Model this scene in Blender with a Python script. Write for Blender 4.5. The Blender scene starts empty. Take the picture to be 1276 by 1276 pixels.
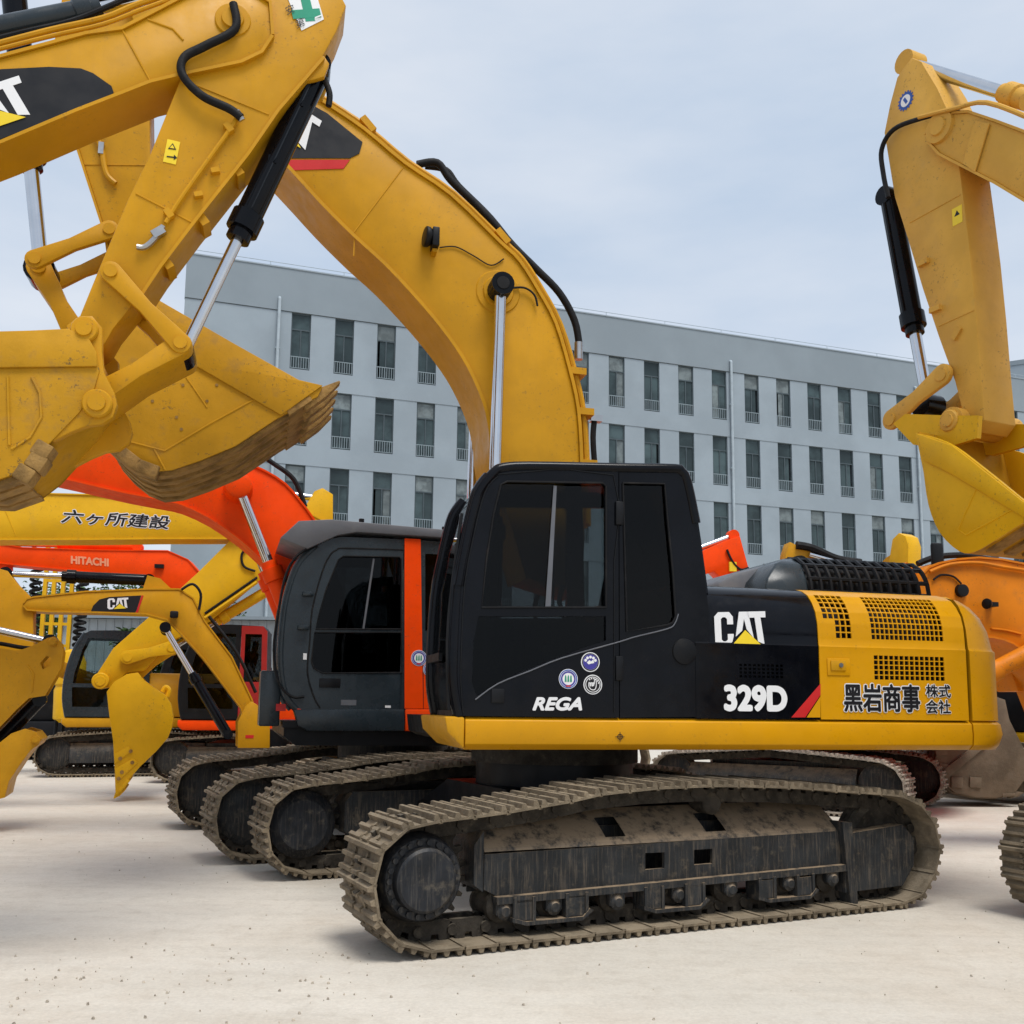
import bpy, bmesh, math, random
from mathutils import Vector as V, Matrix
from mathutils.geometry import tessellate_polygon
random.seed(11)
sc = bpy.context.scene
COL = sc.collection
R = math.radians
# ------------------------------------------------------------ camera, sky, sun, exposure
cd = bpy.data.cameras.new('camera'); cam = bpy.data.objects.new('camera', cd); COL.objects.link(cam)
cr, cu, cb = [V(v) for v in [[0.999934, -0.001517, 0.011399], [-0.0115, -0.131893, 0.991197], [-0.0, -0.991263, -0.131902]]]
cam.matrix_world = Matrix((( cr.x, cu.x, cb.x, 0), (cr.y, cu.y, cb.y, 0), (cr.z, cu.z, cb.z, 1.55), (0, 0, 0, 1)))
cd.sensor_width = 36; cd.sensor_fit = 'HORIZONTAL'; cd.lens = 1240 / 1276 * 36; cd.shift_y = 76 / 1276
cd.clip_start = .05; cd.clip_end = 3000
sc.camera = cam
sc.view_settings.view_transform = 'Standard'; sc.view_settings.look = 'None'
sc.view_settings.exposure = 0.97; sc.view_settings.gamma = 1
SUN_EL, SUN_AZ = 66, 150          # azimuth clockwise from +Y
wd = bpy.data.worlds.new('World'); sc.world = wd; wd.use_nodes = True
nt = wd.node_tree; nt.nodes.clear()
def N(t, ty, **k):
    n = t.nodes.new(ty)
    for a, b in k.items():
        if a.startswith('i_'):
            n.inputs[a[2:].replace('_', ' ')].default_value = b
        else: setattr(n, a, b)
    return n
wo = N(nt, 'ShaderNodeOutputWorld'); bg = N(nt, 'ShaderNodeBackground'); bg.inputs[1].default_value = .07
sky = N(nt, 'ShaderNodeTexSky', sky_type='NISHITA', sun_disc=False, sun_elevation=R(SUN_EL), sun_rotation=R(SUN_AZ), air_density=1.0, dust_density=2.0)
tc = N(nt, 'ShaderNodeTexCoord'); mp = N(nt, 'ShaderNodeMapping'); mp.inputs['Scale'].default_value = (1, 1, 3.2)
nz = N(nt, 'ShaderNodeTexNoise'); nz.inputs['Scale'].default_value = 1.7; nz.inputs['Detail'].default_value = 6; nz.inputs['Roughness'].default_value = .52
rp = N(nt, 'ShaderNodeValToRGB'); rp.color_ramp.elements[0].position = .30; rp.color_ramp.elements[1].position = .66
rp.color_ramp.elements[0].color = (.47, .595, .765, 1); rp.color_ramp.elements[1].color = (.77, .82, .895, 1)
sca = N(nt, 'ShaderNodeVectorMath', operation='SCALE'); sca.inputs['Scale'].default_value = 7.7
mx = N(nt, 'ShaderNodeMix', data_type='RGBA'); mx.inputs['Factor'].default_value = .86
L = nt.links.new
L(tc.outputs['Generated'], mp.inputs[0]); L(mp.outputs[0], nz.inputs['Vector']); L(nz.outputs['Fac'], rp.inputs[0]); L(rp.outputs[0], sca.inputs[0])
L(sky.outputs[0], mx.inputs['A']); L(sca.outputs[0], mx.inputs['B']); L(mx.outputs['Result'], bg.inputs[0]); L(bg.outputs[0], wo.inputs[0])
sl = bpy.data.lights.new('sun', 'SUN'); sl.energy = 1.5; sl.angle = R(26); sl.color = (1, .965, .91)
so = bpy.data.objects.new('sun', sl); COL.objects.link(so)
sd = V((math.sin(R(SUN_AZ)) * math.cos(R(SUN_EL)), math.cos(R(SUN_AZ)) * math.cos(R(SUN_EL)), math.sin(R(SUN_EL))))
so.rotation_euler = sd.to_track_quat('Z', 'Y').to_euler(); so.location = sd * 60

# ------------------------------------------------------------ materials
def mat(name, col, rough=.45, metal=0, var=.08, scale=2.5, dirt=None, damt=0., dscale=5, dust=0., dustcol=(.32, .27, .2), bump=0., bscale=60, coat=0., streak=0., streakcol=(.25, .21, .16), rnd=0., dlo=.52, spec=.3, chips=0.):
    m = bpy.data.materials.new(name); m.use_nodes = True; t = m.node_tree; K = t.links.new
    p = t.nodes['Principled BSDF']; p.inputs['Roughness'].default_value = rough; p.inputs['Metallic'].default_value = metal
    p.inputs['Coat Weight'].default_value = coat; p.inputs['Coat Roughness'].default_value = .08; p.inputs['Specular IOR Level'].default_value = spec
    g = N(t, 'ShaderNodeNewGeometry'); pos = g.outputs['Position']
    def noise(s, d=5, r=.6, vec=None):
        n = N(t, 'ShaderNodeTexNoise'); n.inputs['Scale'].default_value = s; n.inputs['Detail'].default_value = d; n.inputs['Roughness'].default_value = r
        K(vec or pos, n.inputs['Vector']); return n.outputs['Fac']
    def rng(s, a, b, c=0, d=1):
        n = N(t, 'ShaderNodeMapRange'); n.interpolation_type = 'SMOOTHSTEP'
        for i, q in enumerate((a, b, c, d)): n.inputs[i + 1].default_value = q
        K(s, n.inputs[0]); return n.outputs[0]
    def mul(a, b):
        n = N(t, 'ShaderNodeMath', operation='MULTIPLY'); K(a, n.inputs[0])
        if isinstance(b, (int, float)): n.inputs[1].default_value = b
        else: K(b, n.inputs[1])
        return n.outputs[0]
    def mix(f, a, b):
        n = N(t, 'ShaderNodeMix', data_type='RGBA')
        if isinstance(f, (int, float)): n.inputs['Factor'].default_value = f
        else: K(f, n.inputs['Factor'])
        for q, i in ((a, 'A'), (b, 'B')):
            if isinstance(q, tuple): n.inputs[i].default_value = q + (1,)
            else: K(q, n.inputs[i])
        return n.outputs['Result']
    lo = tuple(x * (1 - var) for x in col); hi = tuple(min(1, x * (1 + var)) for x in col)
    c = mix(rng(noise(scale), .35, .65), lo, hi)
    if rnd:
        oi = N(t, 'ShaderNodeObjectInfo')
        c = mix(mul(oi.outputs['Random'], rnd), c, tuple(x * .45 for x in col))
    if streak:
        mpn = N(t, 'ShaderNodeMapping'); mpn.inputs['Scale'].default_value = (34, 34, 2.2); K(pos, mpn.inputs[0])
        c = mix(mul(rng(noise(1.5, 6, .75, mpn.outputs[0]), .46, .72), streak), c, streakcol)
    if damt:
        c = mix(mul(rng(noise(dscale, 8, .68), dlo, dlo + .2), damt), c, dirt)
    if chips:
        c = mix(mul(mul(rng(noise(30, 8, .75), .575, .63), rng(noise(1.6, 4), .42, .6)), min(1, chips * 1.3)), c, (.10, .07, .04))
        mpn = N(t, 'ShaderNodeMapping'); mpn.inputs['Scale'].default_value = (3, 3, 40); mpn.inputs['Rotation'].default_value = (.5, .3, .2); K(pos, mpn.inputs[0])
        c = mix(mul(rng(noise(1.5, 5, .6, mpn.outputs[0]), .66, .72), chips * .35), c, tuple(min(1, x * 1.15 + .03) for x in col))
    if dust:
        sp = N(t, 'ShaderNodeSeparateXYZ'); K(g.outputs['Normal'], sp.inputs[0])
        c = mix(mul(mul(rng(sp.outputs['Z'], .25, .8), rng(noise(9, 6, .7), .3, .55)), dust), c, dustcol)
    K(c, p.inputs['Base Color'])
    rr = rng(noise(scale * 3), .3, .7, max(.02, rough - .07), min(1, rough + .1)); K(rr, p.inputs['Roughness'])
    if bump:
        b = N(t, 'ShaderNodeBump'); b.inputs['Strength'].default_value = bump; b.inputs['Distance'].default_value = .02
        K(noise(bscale, 6, .7), b.inputs['Height']); K(b.outputs[0], p.inputs['Normal'])
    return m
MUD = (.20, .155, .105)
M = {}
def dm(k, *a, **kw): M[k] = mat(k, *a, **kw)
dm('cat_yellow', (.55, .268, .007), .42, var=.07, spec=.2, chips=.32, dirt=(.36, .2, .04), damt=.22, dscale=3.5, dlo=.56, bump=.04, bscale=9, streak=.12, streakcol=(.42, .22, .04))
dm('fresh_yellow', (.615, .285, .004), .34, var=.04, spec=.18, chips=.2, dirt=(.4, .24, .06), damt=.12, dscale=3, dlo=.58)
dm('light_yellow', (.69, .385, .010), .4, var=.05, spec=.16, chips=.4, dirt=(.4, .26, .07), damt=.25, dscale=3.5, dlo=.56)
dm('pale_yellow', (.61, .335, .055), .45, var=.06, spec=.16, chips=.5, dirt=(.38, .25, .1), damt=.3, dscale=4, dlo=.55)
dm('orange', (.86, .062, .002), .42, var=.06, spec=.12, chips=.35, dirt=(.3, .08, .03), damt=.25, dscale=3, dlo=.56)
dm('amber', (.70, .215, .008), .44, var=.06, spec=.14, chips=.5, dirt=(.35, .14, .04), damt=.4, dscale=4, dlo=.5)
dm('red_paint', (.35, .02, .018), .4)
dm('black_paint', (.0035, .004, .006), .14, var=.2, coat=0, spec=.17, dirt=(.010, .010, .010), damt=.3, dscale=4, dlo=.5, bump=.012, bscale=3)
dm('satin_black', (.007, .0075, .009), .42, var=.2, spec=.2, dirt=(.025, .022, .018), damt=.35, dscale=6)
dm('slate_paint', (.022, .031, .038), .26, var=.12, spec=.35, dirt=(.03, .03, .03), damt=.25, dscale=4)
dm('visor_grey', (.12, .125, .14), .4, dirt=(.2, .19, .18), damt=.3)
dm('rubber', (.008, .008, .009), .6, spec=.2, var=.2, dirt=(.06, .05, .04), damt=.3, bump=.2, bscale=120)
dm('chrome', (.62, .63, .65), .12, 1, var=.05)
dm('steel', (.42, .42, .42), .35, 1, dirt=(.15, .12, .09), damt=.4)
dm('track_steel', (.215, .17, .115), .75, spec=.2, var=.3, scale=7, dirt=(.12, .095, .07), damt=.6, dscale=9, dust=.45, dustcol=(.34, .28, .2), bump=.6, bscale=45, rnd=.5)
dm('track_pale', (.36, .315, .26), .8, var=.25, scale=7, dirt=(.2, .16, .12), damt=.5, dscale=9, bump=.5, bscale=45, rnd=.25)
dm('chain_steel', (.04, .034, .027), .7, spec=.2, var=.35, scale=8, dirt=(.17, .14, .1), damt=.4, dscale=14, dust=.45, bump=.4)
dm('frame_black', (.024, .026, .028), .5, spec=.2, var=.25, scale=4, streak=.6, streakcol=(.15, .12, .09), dirt=(.13, .105, .075), damt=.6, dscale=9, dust=.96, dustcol=(.30, .222, .145), bump=.25, bscale=50)
dm('hub_black', (.014, .016, .02), .45, spec=.25, var=.3, scale=5, streak=.35, streakcol=(.16, .14, .115), dirt=(.16, .135, .1), damt=.5, dscale=8)
dm('worn_bucket', (.30, .172, .05), .75, var=.35, scale=6, dirt=(.15, .09, .035), damt=.75, dscale=6, bump=.6, bscale=25)
dm('bucket_yellow', (.50, .252, .012), .52, spec=.15, chips=.6, var=.1, dirt=(.24, .14, .05), damt=.5, dscale=5, dlo=.5, bump=.15, bscale=12)
dm('grey_bucket', (.15, .112, .075), .75, var=.2, dirt=(.16, .13, .10), damt=.6, dscale=5, bump=.4, bscale=25)
dm('white_decal', (.8, .8, .8), .4, var=.02)
dm('black_decal', (.012, .012, .014), .4, var=.1)
dm('red_decal', (.55, .02, .02), .4, var=.05)
dm('blue_decal', (.03, .09, .36), .4, var=.1)
dm('violet_decal', (.06, .05, .30), .4, var=.1)
dm('green_decal', (.02, .28, .17), .4, var=.1)
dm('yellow_decal', (.85, .62, .03), .4, var=.05)
dm('faded_letter', (.80, .30, .16), .5, var=.05)
dm('wall_paint', (.272, .322, .362), .8, var=.07, scale=.25, streak=.16, streakcol=(.22, .26, .29), bump=.05, bscale=4)
dm('parapet_paint', (.222, .264, .296), .8, var=.05, scale=.25, streak=.12, streakcol=(.2, .23, .26))
dm('window_frame', (.06, .08, .09), .4, var=.1)
dm('rail_grey', (.22, .27, .30), .5)
dm('pipe_grey', (.36, .42, .46), .5)
dm('seat_cloth', (.03, .03, .033), .8)
dm('bark', (.09, .065, .045), .9, bump=.5)
dm('leaf', (.05, .10, .025), .6, var=.5, scale=1.2, rnd=.5)
dm('shed_sheet', (.30, .33, .35), .6, var=.08, streak=.3, streakcol=(.22, .23, .23))
dm('pebble', (.40, .35, .28), .9, var=.4, scale=30)
def glass(name, tint, refl=.04, rough=.02, trans=1.0):
    m = bpy.data.materials.new(name); m.use_nodes = True; t = m.node_tree; t.nodes.clear(); K = t.links.new
    o = N(t, 'ShaderNodeOutputMaterial'); tr = N(t, 'ShaderNodeBsdfTransparent'); tr.inputs[0].default_value = tint + (1,)
    gl = N(t, 'ShaderNodeBsdfGlossy'); gl.inputs['Roughness'].default_value = rough; fr = N(t, 'ShaderNodeFresnel'); fr.inputs[0].default_value = 1.28
    ms = N(t, 'ShaderNodeMixShader'); K(fr.outputs[0], ms.inputs[0]); K(tr.outputs[0], ms.inputs[1]); K(gl.outputs[0], ms.inputs[2]); K(ms.outputs[0], o.inputs[0]); M[name] = m
glass('tinted_glass', (.30, .31, .32)); glass('dark_glass', (.10, .105, .11)); glass('clear_glass', (.75, .8, .8)); glass('smoked_glass', (.42, .44, .45))
dm('curtain_glass', (.16, .19, .195), .12, var=.3, scale=2, bump=.03, bscale=.8, rnd=.5)
dm('window_glass', (.050, .075, .080), .08, var=.5, scale=.5, bump=.03, bscale=.8, rnd=.85)
def concrete():
    m = mat('concrete', (.605, .56, .485), .85, var=.06, scale=.35, dirt=(.52, .455, .375), damt=.5, dscale=.55, bump=.12, bscale=30, dlo=.45)
    t = m.node_tree; K = t.links.new; p = t.nodes['Principled BSDF']; src = p.inputs['Base Color'].links[0].from_socket
    g = N(t, 'ShaderNodeNewGeometry')
    n2 = N(t, 'ShaderNodeTexNoise'); n2.inputs['Scale'].default_value = 7; n2.inputs['Detail'].default_value = 9; n2.inputs['Roughness'].default_value = .75; K(g.outputs['Position'], n2.inputs['Vector'])
    r2 = N(t, 'ShaderNodeMapRange'); r2.inputs[1].default_value = .48; r2.inputs[2].default_value = .74; r2.inputs[4].default_value = .5; K(n2.outputs[0], r2.inputs[0])
    mpn = N(t, 'ShaderNodeMapping'); mpn.inputs['Scale'].default_value = (.35, 1.6, 1); mpn.inputs['Rotation'].default_value = (0, 0, .35); K(g.outputs['Position'], mpn.inputs[0])
    n3 = N(t, 'ShaderNodeTexNoise'); n3.inputs['Scale'].default_value = .8; n3.inputs['Detail'].default_value = 7; n3.inputs['Roughness'].default_value = .6; K(mpn.outputs[0], n3.inputs['Vector'])
    r3 = N(t, 'ShaderNodeMapRange'); r3.inputs[1].default_value = .52; r3.inputs[2].default_value = .72; r3.inputs[4].default_value = .5; K(n3.outputs[0], r3.inputs[0])
    a = N(t, 'ShaderNodeMix', data_type='RGBA'); K(r2.outputs[0], a.inputs['Factor']); K(src, a.inputs['A']); a.inputs['B'].default_value = (.42, .365, .295, 1)
    b = N(t, 'ShaderNodeMix', data_type='RGBA'); K(r3.outputs[0], b.inputs['Factor']); K(a.outputs['Result'], b.inputs['A']); b.inputs['B'].default_value = (.64, .60, .535, 1)
    
    vo = N(t, 'ShaderNodeTexVoronoi', feature='DISTANCE_TO_EDGE'); vo.inputs['Scale'].default_value = .16
    wv = N(t, 'ShaderNodeTexNoise'); wv.inputs['Scale'].default_value = .9; wv.inputs['Detail'].default_value = 6; K(g.outputs['Position'], wv.inputs['Vector'])
    ad = N(t, 'ShaderNodeVectorMath', operation='MULTIPLY_ADD'); K(wv.outputs['Color'], ad.inputs[0]); ad.inputs[1].default_value = (1.6, 1.6, 0); K(g.outputs['Position'], ad.inputs[2]); K(ad.outputs[0], vo.inputs['Vector'])
    r4 = N(t, 'ShaderNodeMapRange'); r4.inputs[1].default_value = .0012; r4.inputs[2].default_value = .004; r4.inputs[3].default_value = .07; r4.inputs[4].default_value = 0; K(vo.outputs['Distance'], r4.inputs[0])
    cmk = N(t, 'ShaderNodeMix', data_type='RGBA'); K(r4.outputs[0], cmk.inputs['Factor']); K(b.outputs['Result'], cmk.inputs['A']); cmk.inputs['B'].default_value = (.30, .26, .21, 1)
    n5 = N(t, 'ShaderNodeTexNoise'); n5.inputs['Scale'].default_value = .75; n5.inputs['Detail'].default_value = 8; n5.inputs['Roughness'].default_value = .7; n5.inputs['Distortion'].default_value = .6; K(g.outputs['Position'], n5.inputs['Vector'])
    r5 = N(t, 'ShaderNodeMapRange'); r5.inputs[1].default_value = .60; r5.inputs[2].default_value = .72; r5.inputs[4].default_value = .28; K(n5.outputs[0], r5.inputs[0])
    st = N(t, 'ShaderNodeMix', data_type='RGBA'); K(r5.outputs[0], st.inputs['Factor']); K(cmk.outputs['Result'], st.inputs['A']); st.inputs['B'].default_value = (.40, .345, .275, 1)
    n6 = N(t, 'ShaderNodeTexNoise'); n6.inputs['Scale'].default_value = 42; n6.inputs['Detail'].default_value = 6; n6.inputs['Roughness'].default_value = .8; K(g.outputs['Position'], n6.inputs['Vector'])
    r6 = N(t, 'ShaderNodeMapRange'); r6.inputs[1].default_value = .35; r6.inputs[2].default_value = .7; r6.inputs[3].default_value = .90; r6.inputs[4].default_value = 1.08; K(n6.outputs[0], r6.inputs[0])
    sm = N(t, 'ShaderNodeVectorMath', operation='SCALE'); K(st.outputs['Result'], sm.inputs[0]); K(r6.outputs[0], sm.inputs['Scale'])
    mp7 = N(t, 'ShaderNodeMapping'); mp7.inputs['Scale'].default_value = (.5, 7, 1); mp7.inputs['Rotation'].default_value = (0, 0, -.12); K(g.outputs['Position'], mp7.inputs[0])
    n7 = N(t, 'ShaderNodeTexNoise'); n7.inputs['Scale'].default_value = .7; n7.inputs['Detail'].default_value = 8; n7.inputs['Roughness'].default_value = .65; K(mp7.outputs[0], n7.inputs['Vector'])
    r7 = N(t, 'ShaderNodeMapRange'); r7.inputs[1].default_value = .4; r7.inputs[2].default_value = .66; r7.inputs[3].default_value = .955; r7.inputs[4].default_value = 1.02; K(n7.outputs[0], r7.inputs[0])
    s7 = N(t, 'ShaderNodeVectorMath', operation='SCALE'); K(sm.outputs[0], s7.inputs[0]); K(r7.outputs[0], s7.inputs['Scale'])
    K(s7.outputs[0], p.inputs['Base Color']); M['concrete'] = m
concrete()

# ------------------------------------------------------------ mesh helpers
def catmull(pts, k=6):
    pts = [V(p) for p in pts]; out = []
    for i in range(len(pts) - 1):
        a = pts[max(i - 1, 0)]; b = pts[i]; c = pts[i + 1]; d = pts[min(i + 2, len(pts) - 1)]
        for j in range(k):
            t = j / k
            out.append(.5 * ((2 * b) + (c - a) * t + (2 * a - 5 * b + 4 * c - d) * t * t + (3 * b - a - 3 * c + d) * t ** 3))
    return out + [pts[-1]]
def sm2(pts, k=4): return [(p.x, p.z) for p in catmull([(x, 0, z) for x, z in pts], k)]
class MB:
    def __init__(s): s.v = []; s.f = []
    def add(s, vs, fs):
        n = len(s.v); s.v += [V(q) for q in vs]; s.f += [tuple(i + n for i in f) for f in fs]; return s
    def box(s, c, d, rz=0, ry=0, rx=0):
        m = Matrix.Rotation(rz, 3, 'Z') @ Matrix.Rotation(ry, 3, 'Y') @ Matrix.Rotation(rx, 3, 'X'); c = V(c)
        vs = [c + m @ V((x * d[0] / 2, y * d[1] / 2, z * d[2] / 2)) for x in (-1, 1) for y in (-1, 1) for z in (-1, 1)]
        return s.add(vs, [(0, 1, 3, 2), (4, 6, 7, 5), (0, 4, 5, 1), (2, 3, 7, 6), (0, 2, 6, 4), (1, 5, 7, 3)])
    def bb(s, x0, x1, y0, y1, z0, z1): return s.box(((x0 + x1) / 2, (y0 + y1) / 2, (z0 + z1) / 2), (abs(x1 - x0), abs(y1 - y0), abs(z1 - z0)))
    def prism(s, poly, y0, y1):
        n = len(poly); vs = [(x, y0, z) for x, z in poly] + [(x, y1, z) for x, z in poly]
        return s.add(vs, [tuple(range(n)), tuple(range(2 * n - 1, n - 1, -1))] + [(i, i + n, (i + 1) % n + n, (i + 1) % n) for i in range(n)])
    def prism_x(s, poly, x0, x1):      # poly in (y, z)
        n = len(poly); vs = [(x0, y, z) for y, z in poly] + [(x1, y, z) for y, z in poly]
        return s.add(vs, [tuple(range(n)), tuple(range(2 * n - 1, n - 1, -1))] + [(i, i + n, (i + 1) % n + n, (i + 1) % n) for i in range(n)])
    def prism_z(s, poly, z0, z1):      # poly in (x, y)
        n = len(poly); vs = [(x, y, z0) for x, y in poly] + [(x, y, z1) for x, y in poly]
        return s.add(vs, [tuple(range(n)), tuple(range(2 * n - 1, n - 1, -1))] + [(i, i + n, (i + 1) % n + n, (i + 1) % n) for i in range(n)])
    def plate(s, outer, holes, y0, y1):
        loops = [list(outer)] + [list(h) for h in holes]
        tri = tessellate_polygon([[V((x, z, 0)) for x, z in l] for l in loops]); flat = [p for l in loops for p in l]; n = len(flat)
        vs = [(x, y0, z) for x, z in flat] + [(x, y1, z) for x, z in flat]
        fs = [t for t in tri] + [tuple(i + n for i in reversed(t)) for t in tri]; b = 0
        for l in loops:
            k = len(l); fs += [(b + i, b + (i + 1) % k, b + (i + 1) % k + n, b + i + n) for i in range(k)]; b += k
        return s.add(vs, fs)
    def band(s, path, t, y0, y1):      # sheet of thickness t along an xz path, t to the left of travel
        P = [V((x, z)) for x, z in path]; O = []
        for i, p in enumerate(P):
            a = P[max(i - 1, 0)]; b = P[min(i + 1, len(P) - 1)]; d = (b - a).normalized(); O.append(p + V((-d.y, d.x)) * t)
        n = len(P); vs = []
        for p, o in zip(P, O): vs += [(p.x, y0, p.y), (p.x, y1, p.y), (o.x, y1, o.y), (o.x, y0, o.y)]
        fs = [(0, 1, 2, 3), tuple(4 * n - 4 + i for i in (3, 2, 1, 0))]
        for i in range(n - 1):
            a = 4 * i; fs += [(a + j, a + 4 + j, a + 4 + (j + 1) % 4, a + (j + 1) % 4) for j in range(4)]
        return s.add(vs, fs)
    def cyl(s, p0, p1, r, r2=None, n=16):
        p0, p1 = V(p0), V(p1); r2 = r if r2 is None else r2; q = (p1 - p0).to_track_quat('Z', 'Y')
        vs = [p + q @ V((math.cos(2 * math.pi * i / n) * rr, math.sin(2 * math.pi * i / n) * rr, 0)) for p, rr in ((p0, r), (p1, r2)) for i in range(n)]
        return s.add(vs, [tuple(range(n - 1, -1, -1)), tuple(range(n, 2 * n))] + [(i, (i + 1) % n, (i + 1) % n + n, i + n) for i in range(n)])
    def lathe(s, p0, ax, prof, n=24):  # prof = [(t, r)]
        p0 = V(p0); ax = V(ax).normalized(); q = ax.to_track_quat('Z', 'Y'); vs = []; fs = []
        for t, r in prof: vs += [p0 + q @ V((math.cos(2 * math.pi * i / n) * r, math.sin(2 * math.pi * i / n) * r, t)) for i in range(n)]
        for k in range(len(prof) - 1): fs += [(k * n + i, k * n + (i + 1) % n, (k + 1) * n + (i + 1) % n, (k + 1) * n + i) for i in range(n)]
        fs += [tuple(range(n - 1, -1, -1)), tuple((len(prof) - 1) * n + i for i in range(n))]
        return s.add(vs, fs)
    def tube(s, pts, r, n=8, smooth=5):
        P = catmull(pts, smooth) if smooth else [V(p) for p in pts]; vs = []; fs = []; up = V((0, 1, .01))
        for i, p in enumerate(P):
            d = (P[min(i + 1, len(P) - 1)] - P[max(i - 1, 0)]).normalized()
            a = d.cross(up); a = a.normalized() if a.length > 1e-4 else V((1, 0, 0)); b = d.cross(a)
            vs += [p + (a * math.cos(2 * math.pi * k / n) + b * math.sin(2 * math.pi * k / n)) * r for k in range(n)]
        for i in range(len(P) - 1): fs += [(i * n + k, i * n + (k + 1) % n, (i + 1) * n + (k + 1) % n, (i + 1) * n + k) for k in range(n)]
        fs += [tuple(range(n - 1, -1, -1)), tuple((len(P) - 1) * n + k for k in range(n))]
        return s.add(vs, fs)
    def mesh(s, name, material, bev=0, seg=2, ang=38, weld=False):
        me = bpy.data.meshes.new(name); bm = bmesh.new(); vv = [bm.verts.new(q) for q in s.v]
        for f in s.f:
            if len(set(f)) > 2:
                try: bm.faces.new([vv[i] for i in f])
                except ValueError: pass
        if weld: bmesh.ops.remove_doubles(bm, verts=bm.verts[:], dist=1e-4)
        bmesh.ops.recalc_face_normals(bm, faces=bm.faces[:])
        if bev:
            es = [e for e in bm.edges if len(e.link_faces) == 2 and e.calc_face_angle(0) > R(40)]
            bmesh.ops.bevel(bm, geom=es, offset=bev, segments=seg, profile=.5, affect='EDGES', clamp_overlap=True)
        bm.to_mesh(me); bm.free()
        for p in me.polygons: p.use_smooth = True
        me.set_sharp_from_angle(angle=R(ang)); me.materials.append(M[material] if isinstance(material, str) else material)
        return me
    def build(s, name, material, parent=None, **k): return ob(name, s.mesh(name, material, **k), parent)
def ob(name, data, parent=None, loc=None, rz=0, mw=None):
    o = bpy.data.objects.new(name, data); COL.objects.link(o)
    if parent: o.parent = parent
    if loc is not None: o.location = loc
    if rz: o.rotation_euler.z = rz
    if mw is not None: o.matrix_local = mw
    return o
def tag(o, label, cat=None, group=None, kind=None):
    if label: o['label'] = label
    if cat: o['category'] = cat
    if group: o['group'] = group
    if kind: o['kind'] = kind
    return o
def root(name, frame, label, cat, group=None):
    if cat == 'excavator': group = 'excavators parked in the yard'
    return tag(ob(name, None, None, (frame[0], frame[1], 0), R(frame[2])), label, cat, group)
def circ(x, z, r, n=20, a0=0): return [(x + r * math.cos(a0 + 2 * math.pi * i / n), z + r * math.sin(a0 + 2 * math.pi * i / n)) for i in range(n)]
def aff(p00, p10, p01):                # unit-square coordinates -> xz
    return lambda u, v: (p00[0] + (p10[0] - p00[0]) * u + (p01[0] - p00[0]) * v, p00[1] + (p10[1] - p00[1]) * u + (p01[1] - p00[1]) * v)
def box3(lt, rb):                      # left-top and right-bottom corners -> affine frame
    return ((lt[0], rb[1]), (rb[0], rb[1]), (lt[0], lt[1]))
def decal(parent, poly, y, material, name='decal', t=.003): return MB().prism(poly, y - t, y + t).build(name, material, parent)
TXT = {}
def glyphs(s):
    if s not in TXT:
        c = bpy.data.curves.new('txt', 'FONT'); c.body = s; o = bpy.data.objects.new('txt', c); COL.objects.link(o)
        me = bpy.data.meshes.new_from_object(o.evaluated_get(bpy.context.evaluated_depsgraph_get())); bpy.data.objects.remove(o)
        xs = [v.co.x for v in me.vertices]; ys = [v.co.y for v in me.vertices]; x0, y0 = min(xs), min(ys); w, h = max(xs) - x0, max(ys) - y0
        TXT[s] = ([((v.co.x - x0) / w, (v.co.y - y0) / h) for v in me.vertices], [tuple(p.vertices) for p in me.polygons], w / h); bpy.data.meshes.remove(me)
    return TXT[s]
def text(parent, s, y, sgn, fr, material, bold=0., shear=0., outline=None, ow=.0, name='lettering'):
    vs, fs, ar = glyphs(s); f = aff(*fr); h = (V(fr[2]) - V(fr[0])).length; w = (V(fr[1]) - V(fr[0])).length
    for mt, wd, dp in (((outline, bold + ow, .004),) if outline else ()) + ((material, bold, .007),):
        mb = MB(); k = 0
        sh = [(0, 0)] + ([(wd * math.cos(a * math.pi / 4), wd * math.sin(a * math.pi / 4)) for a in range(8)] if wd else [])
        for dx, dz in sh:
            mb.add([(f(u + dx / w + shear * v, v + dz / h)[0], y + sgn * (dp + k * .00015), f(u + dx / w + shear * v, v + dz / h)[1]) for u, v in vs], fs); k += 1
        mb.build(name, mt, parent)
def cat_logo(parent, y, sgn, fr, letters='CAT', lift=.005):
    f = aff(*fr); P = {
        'C': [(.36, .64), (.36, .86), (.29, 1), (.08, 1), (0, .87), (0, .13), (.08, 0), (.25, 0), (.33, .14), (.36, .3), (.36, .36), (.245, .36), (.245, .2), (.21, .15), (.16, .15), (.125, .2), (.125, .8), (.16, .85), (.21, .85), (.245, .8), (.245, .64)],
        'A': [(.40, .28), (.485, 1), (.66, 1), (.75, .22), (.62, .48), (.575, .80), (.53, .45)],
        'T': [(.64, 1), (1, 1), (1, .82), (.90, .82), (.955, .03), (.83, .12), (.785, .82), (.665, .82)]}
    for ch in letters:
        poly = [f(u, v) for u, v in P[ch]]; MB().plate(poly, [], y + sgn * .001, y + sgn * lift).build('letter', 'white_decal', parent)
    MB().prism([f(.30, 0), f(.585, .46), f(.90, 0)], y + sgn * (lift + .0005), y + sgn * (lift + .003)).build('logo_triangle', 'yellow_decal', parent)
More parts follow.
